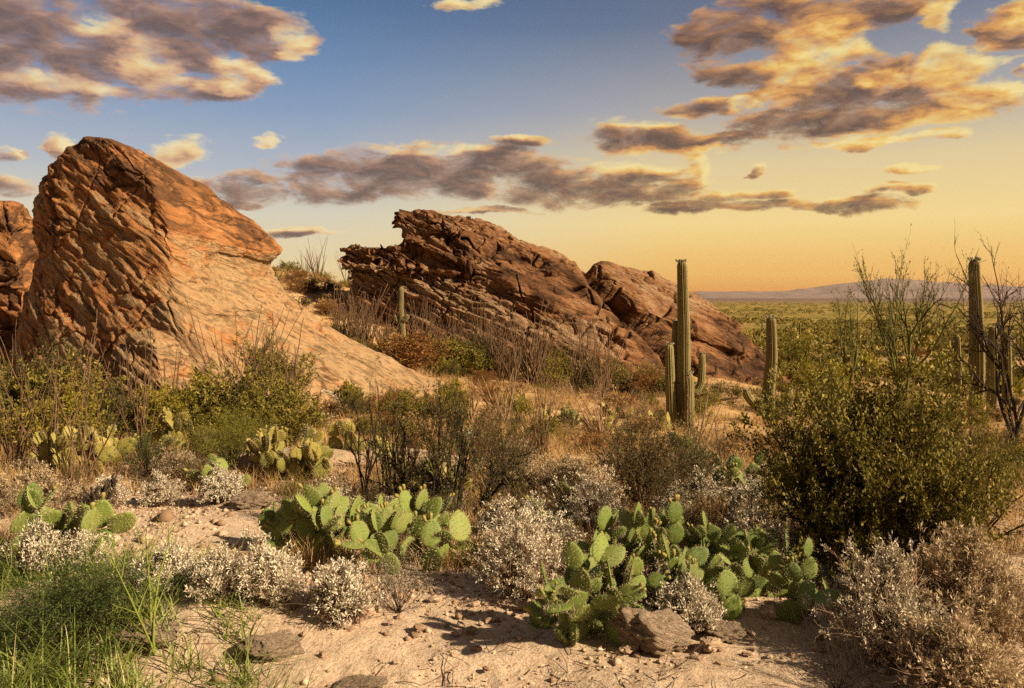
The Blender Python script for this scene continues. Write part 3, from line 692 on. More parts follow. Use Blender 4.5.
def saguaro(name, px, d, base_row, top_row, wpx, limbs, label, seed, lean=0.0, bud=True, group=None, z=None):
    """limbs: lists of (dx px, row, forward metres) with a width in px"""
    m = d/FPX
    x = (px - CX)*m; zb = EYE + (HZ - base_row)*m; zg = float(H(x, d)); zg = min(zg, zb) if z is None else z
    e = empty(name, (x, d, zg)); tag(e, label, 'cactus', group)
    Z = lambda row: EYE + (HZ - row)*m - zg
    r = np.random.default_rng(seed)
    rad = wpx*m/2
    bb = MB()
    me, tip, _ = ribbed([(0, 0, -.2), (0, 0, 0), (lean*.3*m + rad*r.uniform(-.35, .35), 0, Z(top_row)*.3), (lean*.65*m + rad*r.uniform(-.35, .35), 0, Z(top_row)*.65), (lean*m, 0, Z(top_row))], [rad*.80, rad*.88, rad*1.06, rad*.95, rad*.76], 18, 4, seed)
    me.name = 'trunk'; link('trunk', me, e)
    if bud: buds(bb, r, tip, rad*.8, 16, rad*.42)
    for k, (pts, w) in enumerate(limbs):
        rr = w*m/2; pp = [(p[0]*m, p[2], Z(p[1])) for p in pts]
        radii = [rr*.8] + [rr]*(len(pp)-2) + [rr*.85]
        me, tip, _ = ribbed(pp, radii, 12, 4, seed+10+k); me.name = 'arm'; link('arm', me, e)
        if bud: buds(bb, r, tip, rr*.8, 9, rr*.55)
    if bud and bb.V: link('flower_buds', bb.mesh('flower_buds', M['bud']), e)
    return e
saguaro('saguaro', 687, 17, 446, 260, 13, [
    ([(-2, 425, -.05), (-10, 424, -.12), (-17, 412, -.15), (-18, 385, -.15), (-19, 343, -.12)], 10),
    ([(-2, 412, .15), (-8, 410, .25), (-10, 398, .25), (-10, 360, .22), (-9, 321, .2)], 8.5),
    ([(0, 436, -.12), (0, 430, -.28), (-1, 415, -.32), (-1, 395, -.3), (-1, 371, -.28)], 10),
    ([(3, 391, 0), (10, 391, 0), (14, 384, 0), (15, 370, 0), (15, 352, 0)], 7.5)],
    'tallest saguaro, slender column with four upright arms, in front of the long brown rock', 11, -5)
saguaro('saguaro', 768, 21, 432, 316, 11.5, [
    ([(-3, 408, -.1), (-10, 407, -.15), (-17, 402, -.2), (-22, 396, -.2), (-25, 389, -.2)], 9),
    ([(2, 410, -.1), (10, 411, -.15), (17, 406, -.15), (20, 398, -.1), (20, 389, -.1)], 9),
    ([(0, 412, -.15), (0, 409, -.28), (-1, 403, -.34), (-1, 398, -.34), (-1, 393, -.34)], 7),
    ([(-4, 412, -.15), (-9, 412, -.3), (-12, 408, -.35), (-12, 403, -.35), (-11, 397, -.35)], 6)],
    'saguaro with short curled arms between the long brown rock and the largest bush', 12, 3)
saguaro('saguaro', 976, 30, 405, 259, 13.5, [], 'tallest cactus on the right side, a plain column beside the bare tree', 13, -2)
saguaro('saguaro', 991, 29, 405, 326, 10, [], 'shorter armless saguaro just right of the plain tall column', 14, 2, False)
saguaro('saguaro', 957, 33, 400, 335, 7, [], 'thin short saguaro left of the plain tall column', 15, 0, False)
saguaro('saguaro', 1007, 31, 400, 332, 9, [], 'dim short saguaro among the bare branches near the right edge', 16, 0, False)
saguaro('saguaro', 402, 31, 340, 287, 6.5, [([(-1, 322, 0), (-5, 321, 0), (-6.5, 317, 0), (-6.5, 314, 0)], 4.5), ([(1, 320, -.1), (4, 320, -.1), (5.5, 317, -.1), (5.5, 314, -.1)], 4.5)],
        'small pale saguaro with two stub arms on the slope between the two rock masses', 17, -1, False)
for i, (px, d, h) in enumerate(((692, 210, 5.5), (762, 260, 5), (728, 330, 6), (800, 190, 4.6), (872, 240, 5.2), (940, 300, 6))):
    x, y, z, _ = at_depth(px, d); row = HZ + (EYE - z)/d*FPX
    saguaro('saguaro', px, d, row, row - h/d*FPX, .45/d*FPX, [], 'tiny far saguaro rising from the scrub of the plain', 40+i, 0, False, 'far saguaros on the plain')

# prickly pears
def pad_mesh(seed, mat):
    r = np.random.default_rng(seed); n, k = 14, 22
    t = np.linspace(0, 1, n)[:, None]; ph = np.arange(k)[None]*2*PI/k
    wprof = np.sin(PI*np.clip(t, 0, 1)**.72)**.62*(.78+.3*t)*.46; wprof = wprof/ wprof.max()*.42*r.uniform(.92, 1.08); wprof[0] = .05; wprof[-1] = .03
    th = .055*np.sin(PI*t)**.5 + .012
    bend = .07*r.uniform(-1, 1)
    V = np.stack([wprof*np.cos(ph), th*np.sin(ph)*np.abs(np.sin(ph))**.2 + bend*(t**2) + .012*fbm(t*3+0*ph, np.cos(ph)*2+0*t, seed, 2, seed), t + .012*np.cos(3*ph) + 0*ph], -1)
    i = np.arange(n-1)[:, None]; j = np.arange(k)[None]; jn = (j+1) % k
    F = np.stack([i*k+j, i*k+jn, (i+1)*k+jn, (i+1)*k+j], -1).reshape(-1, 4)
    mb = MB(); mb.add(V.reshape(-1, 3), F); mb.F.append((np.arange(k)[None, ::-1], 0)); mb.F.append((((n-1)*k+np.arange(k))[None], 0))
    # spines from a slanted grid of areoles on both faces and round the rim
    C, D = [], []
    for row in range(2, n-1):
        for q in range(9):
            jj = (q*k/9 + (row % 2)*1.2) % k
            j0 = int(jj) % k; c = V[row, j0]; nn = np.array([.35*np.cos(ph[0, j0]), np.sin(ph[0, j0]), .15]); C.append(c); D.append(nn)
    C = np.repeat(np.array(C), 3, 0); D = norm(norm(np.repeat(np.array(D), 3, 0)) + r.normal(0, .35, C.shape))
    leaves(mb, r, C, D, r.uniform(.06, .15, len(C)), .011, 1)
    return mb.mesh('pad', [mat, M['spine']], True)
PADS = {'pad': [pad_mesh(s, M['pad']) for s in range(6)], 'pad_yellow': [pad_mesh(s+9, M['pad_yellow']) for s in range(3)]}
def fruit_mesh():
    r = np.random.default_rng(3); mb = MB()
    P = np.array([[[0, 0, 0], [0, 0, .3], [0, 0, .65], [0, 0, .92], [0, 0, 1.0]]]); tubes(mb, P, np.array([[.16, .27, .33, .28, .1]]), 8)
    return mb.mesh('fruit', M['fruit'], True)
FRUIT = fruit_mesh()
def prickly(px, row, wpx, hpx, label, seed, mat='pad', size=None, n0=7, levels=3, kids=(1, 3), fruit=.25, group=None, most=46):
    from mathutils import Matrix
    r = random.Random(seed)
    x, y, z, d = spot(px, row); m = d/FPX; W, Hh = wpx*m, hpx*m
    e = empty('prickly_pear', (x, y, z)); tag(e, label, 'cactus', group)
    ps = size or max(.09, min(.2, Hh/2.3)); cnt = 0; todo = []
    for i in range(n0):
        bx = (i + .5)/n0*W*.8 - W*.4 + r.uniform(-.06, .06)*W; by = r.uniform(-.25, .25)*W
        zz = float(H(x+bx, y+by)) - z
        az = r.gauss(0, .8); tx = r.gauss(0, .25) + bx/W*.6
        Mx = Matrix.Translation((bx, by, zz - ps*.08)) @ Matrix.Rotation(tx, 4, 'Y') @ Matrix.Rotation(r.gauss(0, .22), 4, 'X') @ Matrix.Rotation(az, 4, 'Z')
        todo.append((Mx, 1, ps*r.uniform(.8, 1.1)))
    while todo and cnt < most:
        Mx, lv, s = todo.pop(0)
        k = s*r.uniform(.9, 1.1)
        me = r.choice(PADS[mat]); o = bpy.data.objects.new('pad', me); COL.objects.link(o); o.parent = e; o.matrix_local = Mx @ Matrix.Diagonal((k*r.uniform(.85, 1.05), k, k, 1)); cnt += 1
        nk = r.randint(*kids) if lv < levels else 0
        for q in range(nk):
            a = r.uniform(-1.05, 1.05); hp = Vector((math.sin(a)*.36*k, 0, k*(.56 + .40*math.cos(a))))
            zt = (Mx @ hp).z
            if zt > Hh*.86 or abs((Mx @ hp).x) > W*.52: continue
            C = Mx @ Matrix.Translation(hp) @ Matrix.Rotation(a*.75, 4, 'Y') @ Matrix.Rotation(r.gauss(0, .3), 4, 'X') @ Matrix.Rotation(r.gauss(0, .7), 4, 'Z')
            todo.append((C, lv+1, s*r.uniform(.8, 1.0)))
        if lv >= 2 and r.random() < fruit:
            for q in range(r.randint(1, 4)):
                a = r.uniform(-.9, .9); o = bpy.data.objects.new('fruit', FRUIT); COL.objects.link(o); o.parent = e
                o.matrix_local = Mx @ Matrix.Translation((math.sin(a)*.36*k, 0, k*(.58+.40*math.cos(a)))) @ Matrix.Rotation(a*.8, 4, 'Y') @ Matrix.Diagonal((k*.24, k*.24, k*.24, 1))
    return e
prickly(584, 634, 82, 96, 'prickly pear clump with dark broad pads at the left of the big rough rock', 1, n0=11, levels=5, size=.15, kids=(1, 2), most=60)
prickly(668, 606, 150, 118, 'largest prickly pear, a broad bright green heap behind the big rough rock', 2, n0=26, levels=5, size=.145, kids=(1, 2), most=100)
prickly(742, 592, 90, 105, 'prickly pear leaning against the dark bush, right half of the green heap', 3, n0=15, levels=5, size=.145, kids=(1, 2), most=80)
prickly(632, 588, 70, 96, 'left shoulder of the prickly pear heap, with tall stacked pads', 41, n0=9, levels=5, size=.15, kids=(1, 2), most=48)
prickly(706, 584, 90, 86, 'crowded middle of the prickly pear heap under white flower sprays', 42, n0=12, levels=5, size=.15, kids=(1, 2), most=60)
prickly(796, 622, 42, 98, 'narrow upright prickly pear stacked pad on pad beside the rust brown rock', 4, n0=2, levels=5, size=.16, kids=(1, 2), most=12)
prickly(836, 606, 50, 66, 'small prickly pear with fruit on top at the edge of the dark bush', 5, n0=3, levels=3, size=.16, fruit=.9, most=10)
prickly(350, 556, 120, 78, 'prickly pear behind the dried bushes, left of the sand path, with tall pads', 6, n0=8, levels=4, size=.19, most=42)
prickly(420, 566, 100, 72, 'prickly pear with round pads next to the dark crooked mesquite', 7, n0=7, levels=4, size=.19, most=36)
prickly(283, 556, 52, 34, 'three low pads beside the pale dried bush', 8, n0=4, levels=2, size=.18, most=8)
prickly(62, 556, 105, 66, 'dark green prickly pear at the left edge above the grass', 9, n0=8, levels=3, size=.19, most=30)
prickly(545, 532, 60, 36, 'low prickly pear in the middle among white dried bushes', 10, n0=5, levels=2, size=.18, most=14)
prickly(742, 500, 50, 48, 'little prickly pear under the left side of the dark bush', 21, n0=4, levels=3, size=.17, most=16)
prickly(78, 472, 80, 70, 'yellowish prickly pear thicket among the left canes', 11, 'pad_yellow', n0=10, levels=4, size=.19, most=60)
prickly(188, 452, 50, 52, 'yellow prickly pear behind the yellow green broom', 12, 'pad_yellow', n0=7, levels=4, size=.2, most=36)
prickly(296, 478, 85, 62, 'yellow green prickly pear in front of the slab foot of the outcrop', 13, 'pad_yellow', n0=10, levels=4, size=.2, most=52)
prickly(438, 512, 50, 40, 'yellow prickly pear half hidden behind dark mesquite branches', 14, 'pad_yellow', n0=5, levels=3, size=.18, most=20)
prickly(18, 420, 60, 90, 'yellow padded cactus by the left edge at the foot of the outcrop', 15, 'pad_yellow', n0=7, levels=5, size=.22, most=44)
prickly(225, 488, 50, 28, 'low green prickly pear before the broom', 16, n0=5, levels=2, size=.18, most=16)
prickly(700, 480, 46, 40, 'prickly pear in the shade of the tallest saguaro', 22, n0=4, levels=3, size=.18, most=16)
for i, (px, row) in enumerate(((560, 425), (598, 430), (618, 418), (660, 430), (510, 405), (350, 452), (395, 470))):
    prickly(px, row, 36, 20, 'small yellow green prickly pear on the dry slope', 30+i, 'pad_yellow', n0=4, levels=3, size=.2, most=12, group='small prickly pears on the dry slope')

# ------------------------------------------------------------------ shrubs one by one
def at_px(px, row, wpx, hpx):
    x, y, z, d = spot(px, row); return (x, y, z), wpx*d/FPX, hpx*d/FPX
def shrub(kind, px, row, wpx, hpx, label, seed, name='shrub', cat='bush', rz=None, **kw):
    loc, w, h = at_px(px, row, wpx, hpx)
    loc = (loc[0], loc[1] + w*.25, float(H(loc[0], loc[1] + w*.25)))
    parts = dome(seed, h, w, **kw) if kind == 'dome' else bush(seed, h, w, **kw)
    return plant(name, parts, loc, 0 if rz is None else rz, 1.0, label, cat)
# the big creosote on the right and its neighbours
shrub('bush', 893, 590, 226, 206, 'largest bush, dense dark green creosote filling the right side', 1, n0=80, n1=8, n2=7, nl=16, ll=.030, lw=.014, hi=1.4, r0=.011, jit=.012, leafdir=.7)
shrub('bush', 985, 560, 120, 175, 'dark tangled bush behind the largest bush at the right edge', 2, n0=30, n1=6, n2=5, nl=9, ll=.026, lw=.011, hi=1.2, r0=.01, jit=.012)
shrub('bush', 790, 500, 50, 40, 'olive creosote at the left shoulder of the largest bush', 3, n0=26, n1=6, n2=5, nl=10, leaf='olive', ll=.028, lw=.011, hi=1.2)
# dry white domes
WD = [(652, 612, 50, 44, 'little white spray poking out of the left part of the prickly pear heap'), (155, 506, 42, 24, 'small round whitish bush at the top left of the sand patch'), (216, 506, 46, 32, 'grey white bush left of the low dark ledge stone'),
      (262, 612, 86, 56, 'round white dried bush below the three low pads'), (338, 632, 78, 58, 'white dried bush left of the dark twiggy bush'),
      (526, 606, 112, 68, 'roundest white dried bush, in the middle of the foreground'), (497, 552, 62, 42, 'white dried bush beside the mesquite foot'),
      (592, 540, 96, 60, 'wide dusty white bush behind the prickly pear heap'), (694, 636, 62, 44, 'white flower sprays growing in front of the largest prickly pear'),
      (758, 590, 66, 70, 'white dried sprays between the prickly pear heap and the upright one'), (28, 580, 66, 40, 'white dried bush at the left edge under the prickly pear'),
      (76, 574, 56, 32, 'white dried bush below the dark green prickly pear'), (160, 594, 90, 30, 'loose whitish bush in front of the sand patch'),
      (915, 676, 178, 92, 'big cream coloured dried bush at the bottom right'), (560, 560, 44, 30, 'small dusty bush right of the roundest white one'),
      (105, 512, 44, 30, 'pale bush behind the small dark cholla'), (30, 510, 80, 36, 'brownish dried mound at the left edge above the prickly pear'), (215, 605, 70, 36, 'ragged white bush between sand patch and grass')]
for i, (px, row, w, h, lab) in enumerate(WD):
    shrub('dome', px, row, w, h, lab, 50+i, n=int(150 + w*1.9), nl=13, ll=.018, lw=.0062, leaf='beige' if 'brownish' in lab else 'white', twig='twig_pale' if i % 2 else 'twig_brown', stem=.0018)
shrub('dome', 1000, 668, 170, 100, 'straw coloured bushy mound in the bottom right corner', 80, n=640, nl=14, ll=.024, lw=.006, leaf='beige', twig='twig_pale')
shrub('dome', 985, 720, 170, 70, 'low dry mound along the bottom edge at right', 81, n=420, nl=12, ll=.022, lw=.007, leaf='beige', twig='twig_pale')
shrub('bush', 855, 712, 150, 100, 'bare dark twig bush at the bottom beside the cream bush', 82, n0=34, n1=5, n2=4, nl=0, hi=1.25, r0=.004, wob=.16, twig='twig_dark')
shrub('bush', 395, 622, 100, 66, 'dark twiggy bush between white dried bushes and the path', 83, n0=44, n1=6, n2=4, nl=4, ll=.014, lw=.006, leaf='white', hi=1.3, r0=.004, wob=.16, twig='twig_dark')
shrub('bush', 910, 566, 110, 60, 'pale leafless twigs standing at the foot of the largest bush', 84, n0=22, n1=3, n2=2, nl=0, hi=.9, r0=.004, wob=.14, twig='twig_pale')
# greener shrubs
shrub('bush', 290, 532, 68, 54, 'dark green round bush between sand patch and prickly pear', 90, n0=34, n1=6, n2=4, nl=10, ll=.022, lw=.011, hi=1.3, leaf='creosote')
shrub('bush', 222, 474, 105, 66, 'yellow green broom bush with fine upright stems', 91, n0=110, n1=5, n2=3, nl=5, ll=.03, lw=.006, hi=.9, r0=.004, leaf='yellow', twig='twig_green', up=.08, wob=.06)
shrub('bush', 140, 482, 62, 44, 'leafy green bush behind the small round whitish bush', 92, n0=30, n1=6, n2=4, nl=9, ll=.03, lw=.014, hi=1.25, leaf='green')
shrub('bush', 452, 530, 150, 142, 'dark crooked mesquite with feathery olive twigs left of the centre', 93, n0=10, n1=9, n2=7, nl=17, ll=.026, lw=.008, hi=1.15, r0=.022, leaf='olive', wob=.22, twig='twig_dark')
shrub('bush', 395, 515, 110, 120, 'blackened mesquite with few leaves behind the tall padded prickly pear', 94, n0=9, n1=7, n2=6, nl=14, ll=.026, lw=.008, hi=.95, r0=.02, leaf='olive', wob=.22, twig='twig_dark')
shrub('bush', 362, 505, 80, 130, 'dead black shrub with bare forked tips before the slab', 95, n0=6, n1=5, n2=3, nl=1, ll=.02, lw=.007, hi=.6, r0=.018, leaf='olive', wob=.24, twig='twig_dark')
shrub('bush', 505, 502, 80, 100, 'feathery olive bush right of the dark mesquite', 96, n0=30, n1=6, n2=5, nl=8, ll=.028, lw=.008, hi=.8, leaf='olive', wob=.14, twig='twig_brown')
shrub('bush', 648, 520, 120, 104, 'upright green creosote in front of the tallest saguaro', 97, n0=44, n1=6, n2=5, nl=8, ll=.026, lw=.010, hi=.75, leaf='olive', up=.06, twig='twig_brown')
shrub('bush', 700, 492, 70, 60, 'green creosote right of the upright one', 98, n0=30, n1=6, n2=4, nl=7, ll=.028, lw=.011, hi=.9, leaf='green', twig='twig_brown')
shrub('bush', 60, 672, 190, 92, 'low dark leafy shrub under the grass in the bottom left corner', 99, n0=60, n1=7, n2=4, nl=9, ll=.026, lw=.013, hi=1.35, leaf='green', r0=.005)
shrub('bush', 832, 420, 84, 62, 'bright yellow bush beside the saguaro with curled arms', 100, n0=60, n1=5, n2=4, nl=8, ll=.05, lw=.022, hi=1.1, leaf='yellow', twig='twig_green')
shrub('bush', 250, 412, 110, 66, 'shadowy brown bush in the hollow of the outcrop, behind the fanned canes', 101, n0=70, n1=7, n2=5, nl=12, ll=.045, lw=.02, hi=1.4, leaf='creosote', twig='twig_dark')
shrub('bush', 460, 378, 52, 32, 'rounded dark green bush on the slope below the beaked rock', 102, n0=40, n1=6, n2=4, nl=7, ll=.08, lw=.04, hi=1.35, leaf='creosote', twig='twig_dark')
shrub('bush', 400, 374, 80, 36, 'broad rusty bush beneath the small pale saguaro', 103, n0=60, n1=6, n2=4, nl=6, ll=.08, lw=.03, hi=1.35, leaf='rust', twig='twig_brown')
shrub('bush', 706, 410, 40, 24, 'small dark bush behind the tallest saguaro and right of it', 104, n0=40, n1=6, n2=4, nl=6, ll=.06, lw=.03, hi=1.25, leaf='creosote', twig='twig_dark')
# the small dark cholla
def cholla(seed, h):
    r = np.random.default_rng(seed); mb = MB()
    P = grow(r, np.array([[0, 0, -.03]]*3) + r.normal(0, .015, (3, 3))*[1, 1, 0], fan_dirs(r, 3, .05, .4), np.full(3, h*.7), 7, .1, .05); R = np.full((3, 7), h*.035); tubes(mb, P, R, 7)
    S, D, R1 = shoots(r, P, R, 6, .4, 1, (.5, 1.1), .85); P1 = grow(r, S, D, h*r.uniform(.2, .4, len(S)), 6, .12, .1); tubes(mb, P1, taper(R1, 6, .8), 7)
    C, T = along(r, np.concatenate([P1]), 60, .02); leaves(mb, r, C, r.normal(0, 1, C.shape), h*.04, h*.008, 1)
    return mb.mesh('cholla', [M['twig_dark'], M['spine']], True)
x, y, z, d = spot(107, 516); o = link('cholla', cholla(5, 46*d/FPX)); o.location = (x, y, z); tag(o, 'small dark dried cholla beside the left sand patch', 'cactus')

# ocotillos: fans of thorny canes
OC = [(236, 418, 128, 20, .55, 'fanned canes standing before the dark hollow of the outcrop'), (88, 478, 175, 9, .38, 'tallest canes at left, reaching up over the outcrop face'), (142, 462, 120, 14, .3, 'dense upright canes before the golden boulder'),
      (48, 470, 150, 12, .55, 'leaning canes above the yellowish thicket at left'), (15, 470, 120, 10, .6, 'canes cut by the left edge of the picture'), (70, 500, 90, 8, .3, 'short dark canes above the dark green prickly pear'), (173, 432, 95, 10, .3, 'thin canes right of the golden boulder'),
      (540, 462, 100, 16, .5, 'dark fan of canes in the orange grass at the centre'), (690, 478, 110, 10, .35, 'thin pale canes in front of the tallest saguaro'), (722, 470, 66, 8, .35, 'short canes between the two nearest saguaros'),
      (600, 440, 66, 16, .7, 'tangled pale canes right of the dark fan'), (505, 425, 60, 16, .8, 'bleached cane tangle left of the dark fan'), (470, 420, 50, 9, .6, 'few curved canes at the end of the slab'), (385, 505, 130, 7, .3, 'bare black stems before the slab foot')]
for i, (px, row, hp, n, hi, lab) in enumerate(OC):
    loc, _, h = at_px(px, row, 10, hp)
    plant('ocotillo', ocotillo(200+i, h, n, hi, r0=max(.006, .0011*loc[1]), twig='twig_pale' if ('pale' in lab or 'bleached' in lab) else ('twig_dark' if 'black' in lab else 'ocotillo')), loc, 0, 1, lab, 'shrub')
OCM = [ocotillo(300+i, 2.6, 16, .5, r0=.022) for i in range(4)]
for i in range(46):
    if i < 30: px, d = rng.uniform(335, 490), rng.uniform(27.5, 30)
    else: px, d = rng.uniform(490, 650), rng.uniform(24, 28)
    loc = at_depth(px, d)[:3]; s = rng.uniform(.6, 1.1)
    if abs(px-402) < 12: continue
    plant('ocotillo', OCM[i % 4], loc, rng.uniform(0, 6.28), float(s), 'brown cane thicket stem fan at the base of the beaked rock', 'shrub', 'ocotillos at the base of the beaked rock')
for i, (px, d, h) in enumerate(((318, 52, 3.2), (306, 53, 2.6), (272, 20.5, 1.2), (348, 46, 2.5))):
    plant('ocotillo', OCM[i % 4], at_depth(px, d)[:3], i*1.3, h/2.6, 'thin canes against the sky on the small hill between the rocks', 'shrub', 'canes on the small hill')

# trees
def plant_tree(px, d, top_row, wpx, label, seed, **kw):
    x, y, z, _ = at_depth(px, d); h = EYE + (HZ - top_row)/FPX*d - z; w = wpx*d/FPX
    plant('tree', tree(seed, h, w, **kw), (x, y, z), 0, 1, label, 'tree')
plant_tree(905, 28, 240, 84, 'open bare crowned tree standing above the largest bush', 401, n0=2, r0=.085, nl=4, ll=.08, lw=.03, hi=.95, n1=7, n2=8, n3=5, twig='twig_green', wob=.10)
plant_tree(848, 34, 275, 62, 'thin sparse tree left of the open crowned tree', 402, n0=2, r0=.07, nl=3, ll=.08, lw=.03, hi=.8, n1=5, n2=6, n3=4, twig='twig_green', wob=.12)
plant_tree(1018, 15, 231, 110, 'leafless dark mesquite tree at the right edge', 403, n0=4, r0=.06, nl=1, ll=.04, lw=.02, hi=.8, n1=4, n2=7, n3=4, wob=.2, twig='twig_dark')
plant_tree(800, 45, 330, 70, 'loose green palo verde beyond the saguaro with curled arms', 404, n0=4, r0=.05, nl=7, ll=.09, lw=.03, hi=.9, n1=4, n2=6, n3=5, leaf='yellow', twig='twig_green')

# ------------------------------------------------------------------ scrub in numbers, each plant its own object
MID = {
 'olive': [bush(600+i, .8, 1.2, n0=26, n1=5, n2=4, nl=13, ll=.05, lw=.02, hi=1.25, leaf='olive', twig='twig_brown', one=True) for i in range(2)],
 'green': [bush(610+i, .8, 1.2, n0=26, n1=5, n2=4, nl=13, ll=.05, lw=.024, hi=1.25, leaf='creosote', twig='twig_dark', one=True) for i in range(2)],
 'rust': [bush(620+i, .7, 1.2, n0=34, n1=5, n2=4, nl=11, ll=.05, lw=.016, hi=1.3, leaf='rust', twig='twig_brown', one=True) for i in range(2)],
 'straw': [dome(630+i, .55, 1.1, n=240, nl=7, ll=.05, lw=.014, leaf='straw', twig='twig_brown', one=True, stem=.003) for i in range(2)],
 'white': [dome(640+i, .5, 1.0, n=220, nl=7, ll=.04, lw=.018, leaf='white', twig='twig_brown', one=True, stem=.003) for i in range(2)],
 'yellow': [bush(650+i, .9, 1.3, n0=34, n1=5, n2=4, nl=8, ll=.08, lw=.03, hi=1.2, leaf='yellow', twig='twig_green', one=True) for i in range(2)]}
MID['twig'] = [bush(655+i, 1.0, 1.1, n0=22, n1=5, n2=3, nl=2, ll=.04, lw=.014, hi=.9, leaf='straw', twig='twig_pale', one=True, r0=.007, wob=.14) for i in range(2)]
MLAB = {'twig': 'pale bare twig bush on the dry slope in the middle distance', 'olive': 'olive bush on the dry slope in the middle distance', 'green': 'dark green bush on the dry slope in the middle distance', 'rust': 'rusty brown bush on the dry slope in the middle distance',
        'straw': 'straw coloured grass clump on the dry slope in the middle distance', 'white': 'pale dried bush on the dry slope in the middle distance', 'yellow': 'yellow green bush on the dry slope in the middle distance'}
def in_rock(px, d):
    if d > 12.5 and d < 22 and px < 470: return px < 470 - max(0, (17 - d))*50
    if d >= 22 and d < 36 and px < 290: return True
    if 28.5 < d < 46 and 355 < px < 780: return True
    return False
cnt = {}
tries = 0
while sum(cnt.values()) < 300 and tries < 6000:
    tries += 1
    d = float(np.exp(rng.uniform(math.log(8.8), math.log(48)))); px = rng.uniform(-30, 1050)
    if in_rock(px, d): continue
    x, y, z, _ = at_depth(px, d); row = HZ + (EYE - z)/d*FPX
    if d < 11 and (px < 300 and row > 492): continue
    if 9.8 < d < 17 and abs(px - 690) < 42: continue
    if 11 < d < 26 and 702 < px < 806: continue
    if d < 31 and abs(px - 402) < 10 and d > 24: continue
    u = rng.uniform()
    k = ('rust' if u < .26 else 'straw' if u < .55 else 'olive' if u < .72 else 'green' if u < .86 else 'white' if u < .89 else 'twig' if u < .95 else 'yellow')
    if d > 11 and rng.uniform() < .2: k = 'twig'
    if px > 760 and d > 14: k = ('olive', 'yellow', 'green', 'straw', 'rust')[int(rng.uniform(0, 5))]
    s = float(rng.uniform(.35, .8)*(.55 + .45*min(1, d/20)))
    o = MID[k][int(rng.integers(2))][0][1]
    ob = link({'straw': 'grass_clump', 'twig': 'twig_bush', 'rust': 'dry_brush'}.get(k, 'shrub'), o); ob.location = (x, y, z - .02); ob.rotation_euler = (0, 0, rng.uniform(0, 6.28)); ob.scale = (s*float(rng.uniform(.8, 1.3)), s, s*float(rng.uniform(.75, 1.2)))
    tag(ob, MLAB[k], {'straw': 'grass clump', 'twig': 'twig bush', 'rust': 'brush'}.get(k, 'bush'), k + (' clumps' if k == 'straw' else ' bushes') + ' on the dry slope'); cnt[k] = cnt.get(k, 0) + 1
# low growth close to the camera, thick everywhere but on the bare sand
NEAR = {'white': [dome(660+i, .34, .62, n=170, nl=11, ll=.02, lw=.007, leaf='white', twig='twig_dark', one=True, stem=.0018) for i in range(2)],
        'beige': [dome(670+i, .32, .7, n=190, nl=11, ll=.026, lw=.006, leaf='beige', twig='twig_brown', one=True, stem=.002) for i in range(2)],
        'green': [bush(680+i, .36, .6, n0=26, n1=5, n2=4, nl=10, ll=.024, lw=.011, hi=1.25, leaf='olive', twig='twig_brown', one=True, r0=.005) for i in range(2)],
        'twig': [bush(690+i, .36, .6, n0=26, n1=5, n2=4, nl=1, ll=.02, lw=.006, hi=1.25, leaf='beige', twig='twig_dark', one=True, r0=.004, wob=.18) for i in range(2)]}
NLAB = {'white': 'small whitish dried bush among the foreground growth', 'beige': 'small straw coloured tuft among the foreground growth', 'green': 'small olive bush among the foreground growth', 'twig': 'small bare twiggy bush among the foreground growth'}
n = 0
while n < 58:
    px = rng.uniform(-20, 780); row = rng.uniform(474, 600)
    if 85 < px < 310 and 492 < row < 612: continue
    if px > 300 and row > 560 + 40*abs(px - 640)/300 and not (560 < px < 780): continue
    if 560 < px < 790 and row > 560: continue
    if 200 < px < 480 and row > 545: continue
    if px < 120 and row > 520: continue
    x, y, z, d = spot(px, row); k = ('white' if row > 505 else 'beige', 'beige', 'beige', 'green', 'twig', 'green')[int(rng.integers(6))]
    s = float(rng.uniform(.55, 1.15)); ob = link({'white': 'dry_bush', 'beige': 'grass_clump'}.get(k, 'shrub'), NEAR[k][n % 2][0][1]); ob.location = (x, y, z - .02); ob.rotation_euler = (0, 0, rng.uniform(0, 6.28)); ob.scale = (s, s, s*float(rng.uniform(.7, 1.1)))
    tag(ob, NLAB[k], {'white': 'dry bush', 'beige': 'grass clump'}.get(k, 'bush'), 'small foreground ' + k + ' bushes'); n += 1
# behind and between the rocks: the little hill
for i in range(48):
    px, d = (rng.uniform(255, 420), rng.uniform(24, 56)) if i < 30 else (rng.uniform(285, 350), rng.uniform(34, 52))
    if d < 30 and px < 330: continue
    x, y, z, _ = at_depth(px, d)
    k = ('green', 'rust', 'olive', 'straw')[int(rng.integers(4))]
    ob = link('shrub', MID[k][i % 2][0][1]); s = float(rng.uniform(.6, 1.3)); ob.location = (x, y, z - .03); ob.rotation_euler = (0, 0, rng.uniform(0, 6.28)); ob.scale = (s, s, s*.9)
    tag(ob, 'scrub bush on the small hill between the two rock masses', 'bush', 'scrub on the small hill')
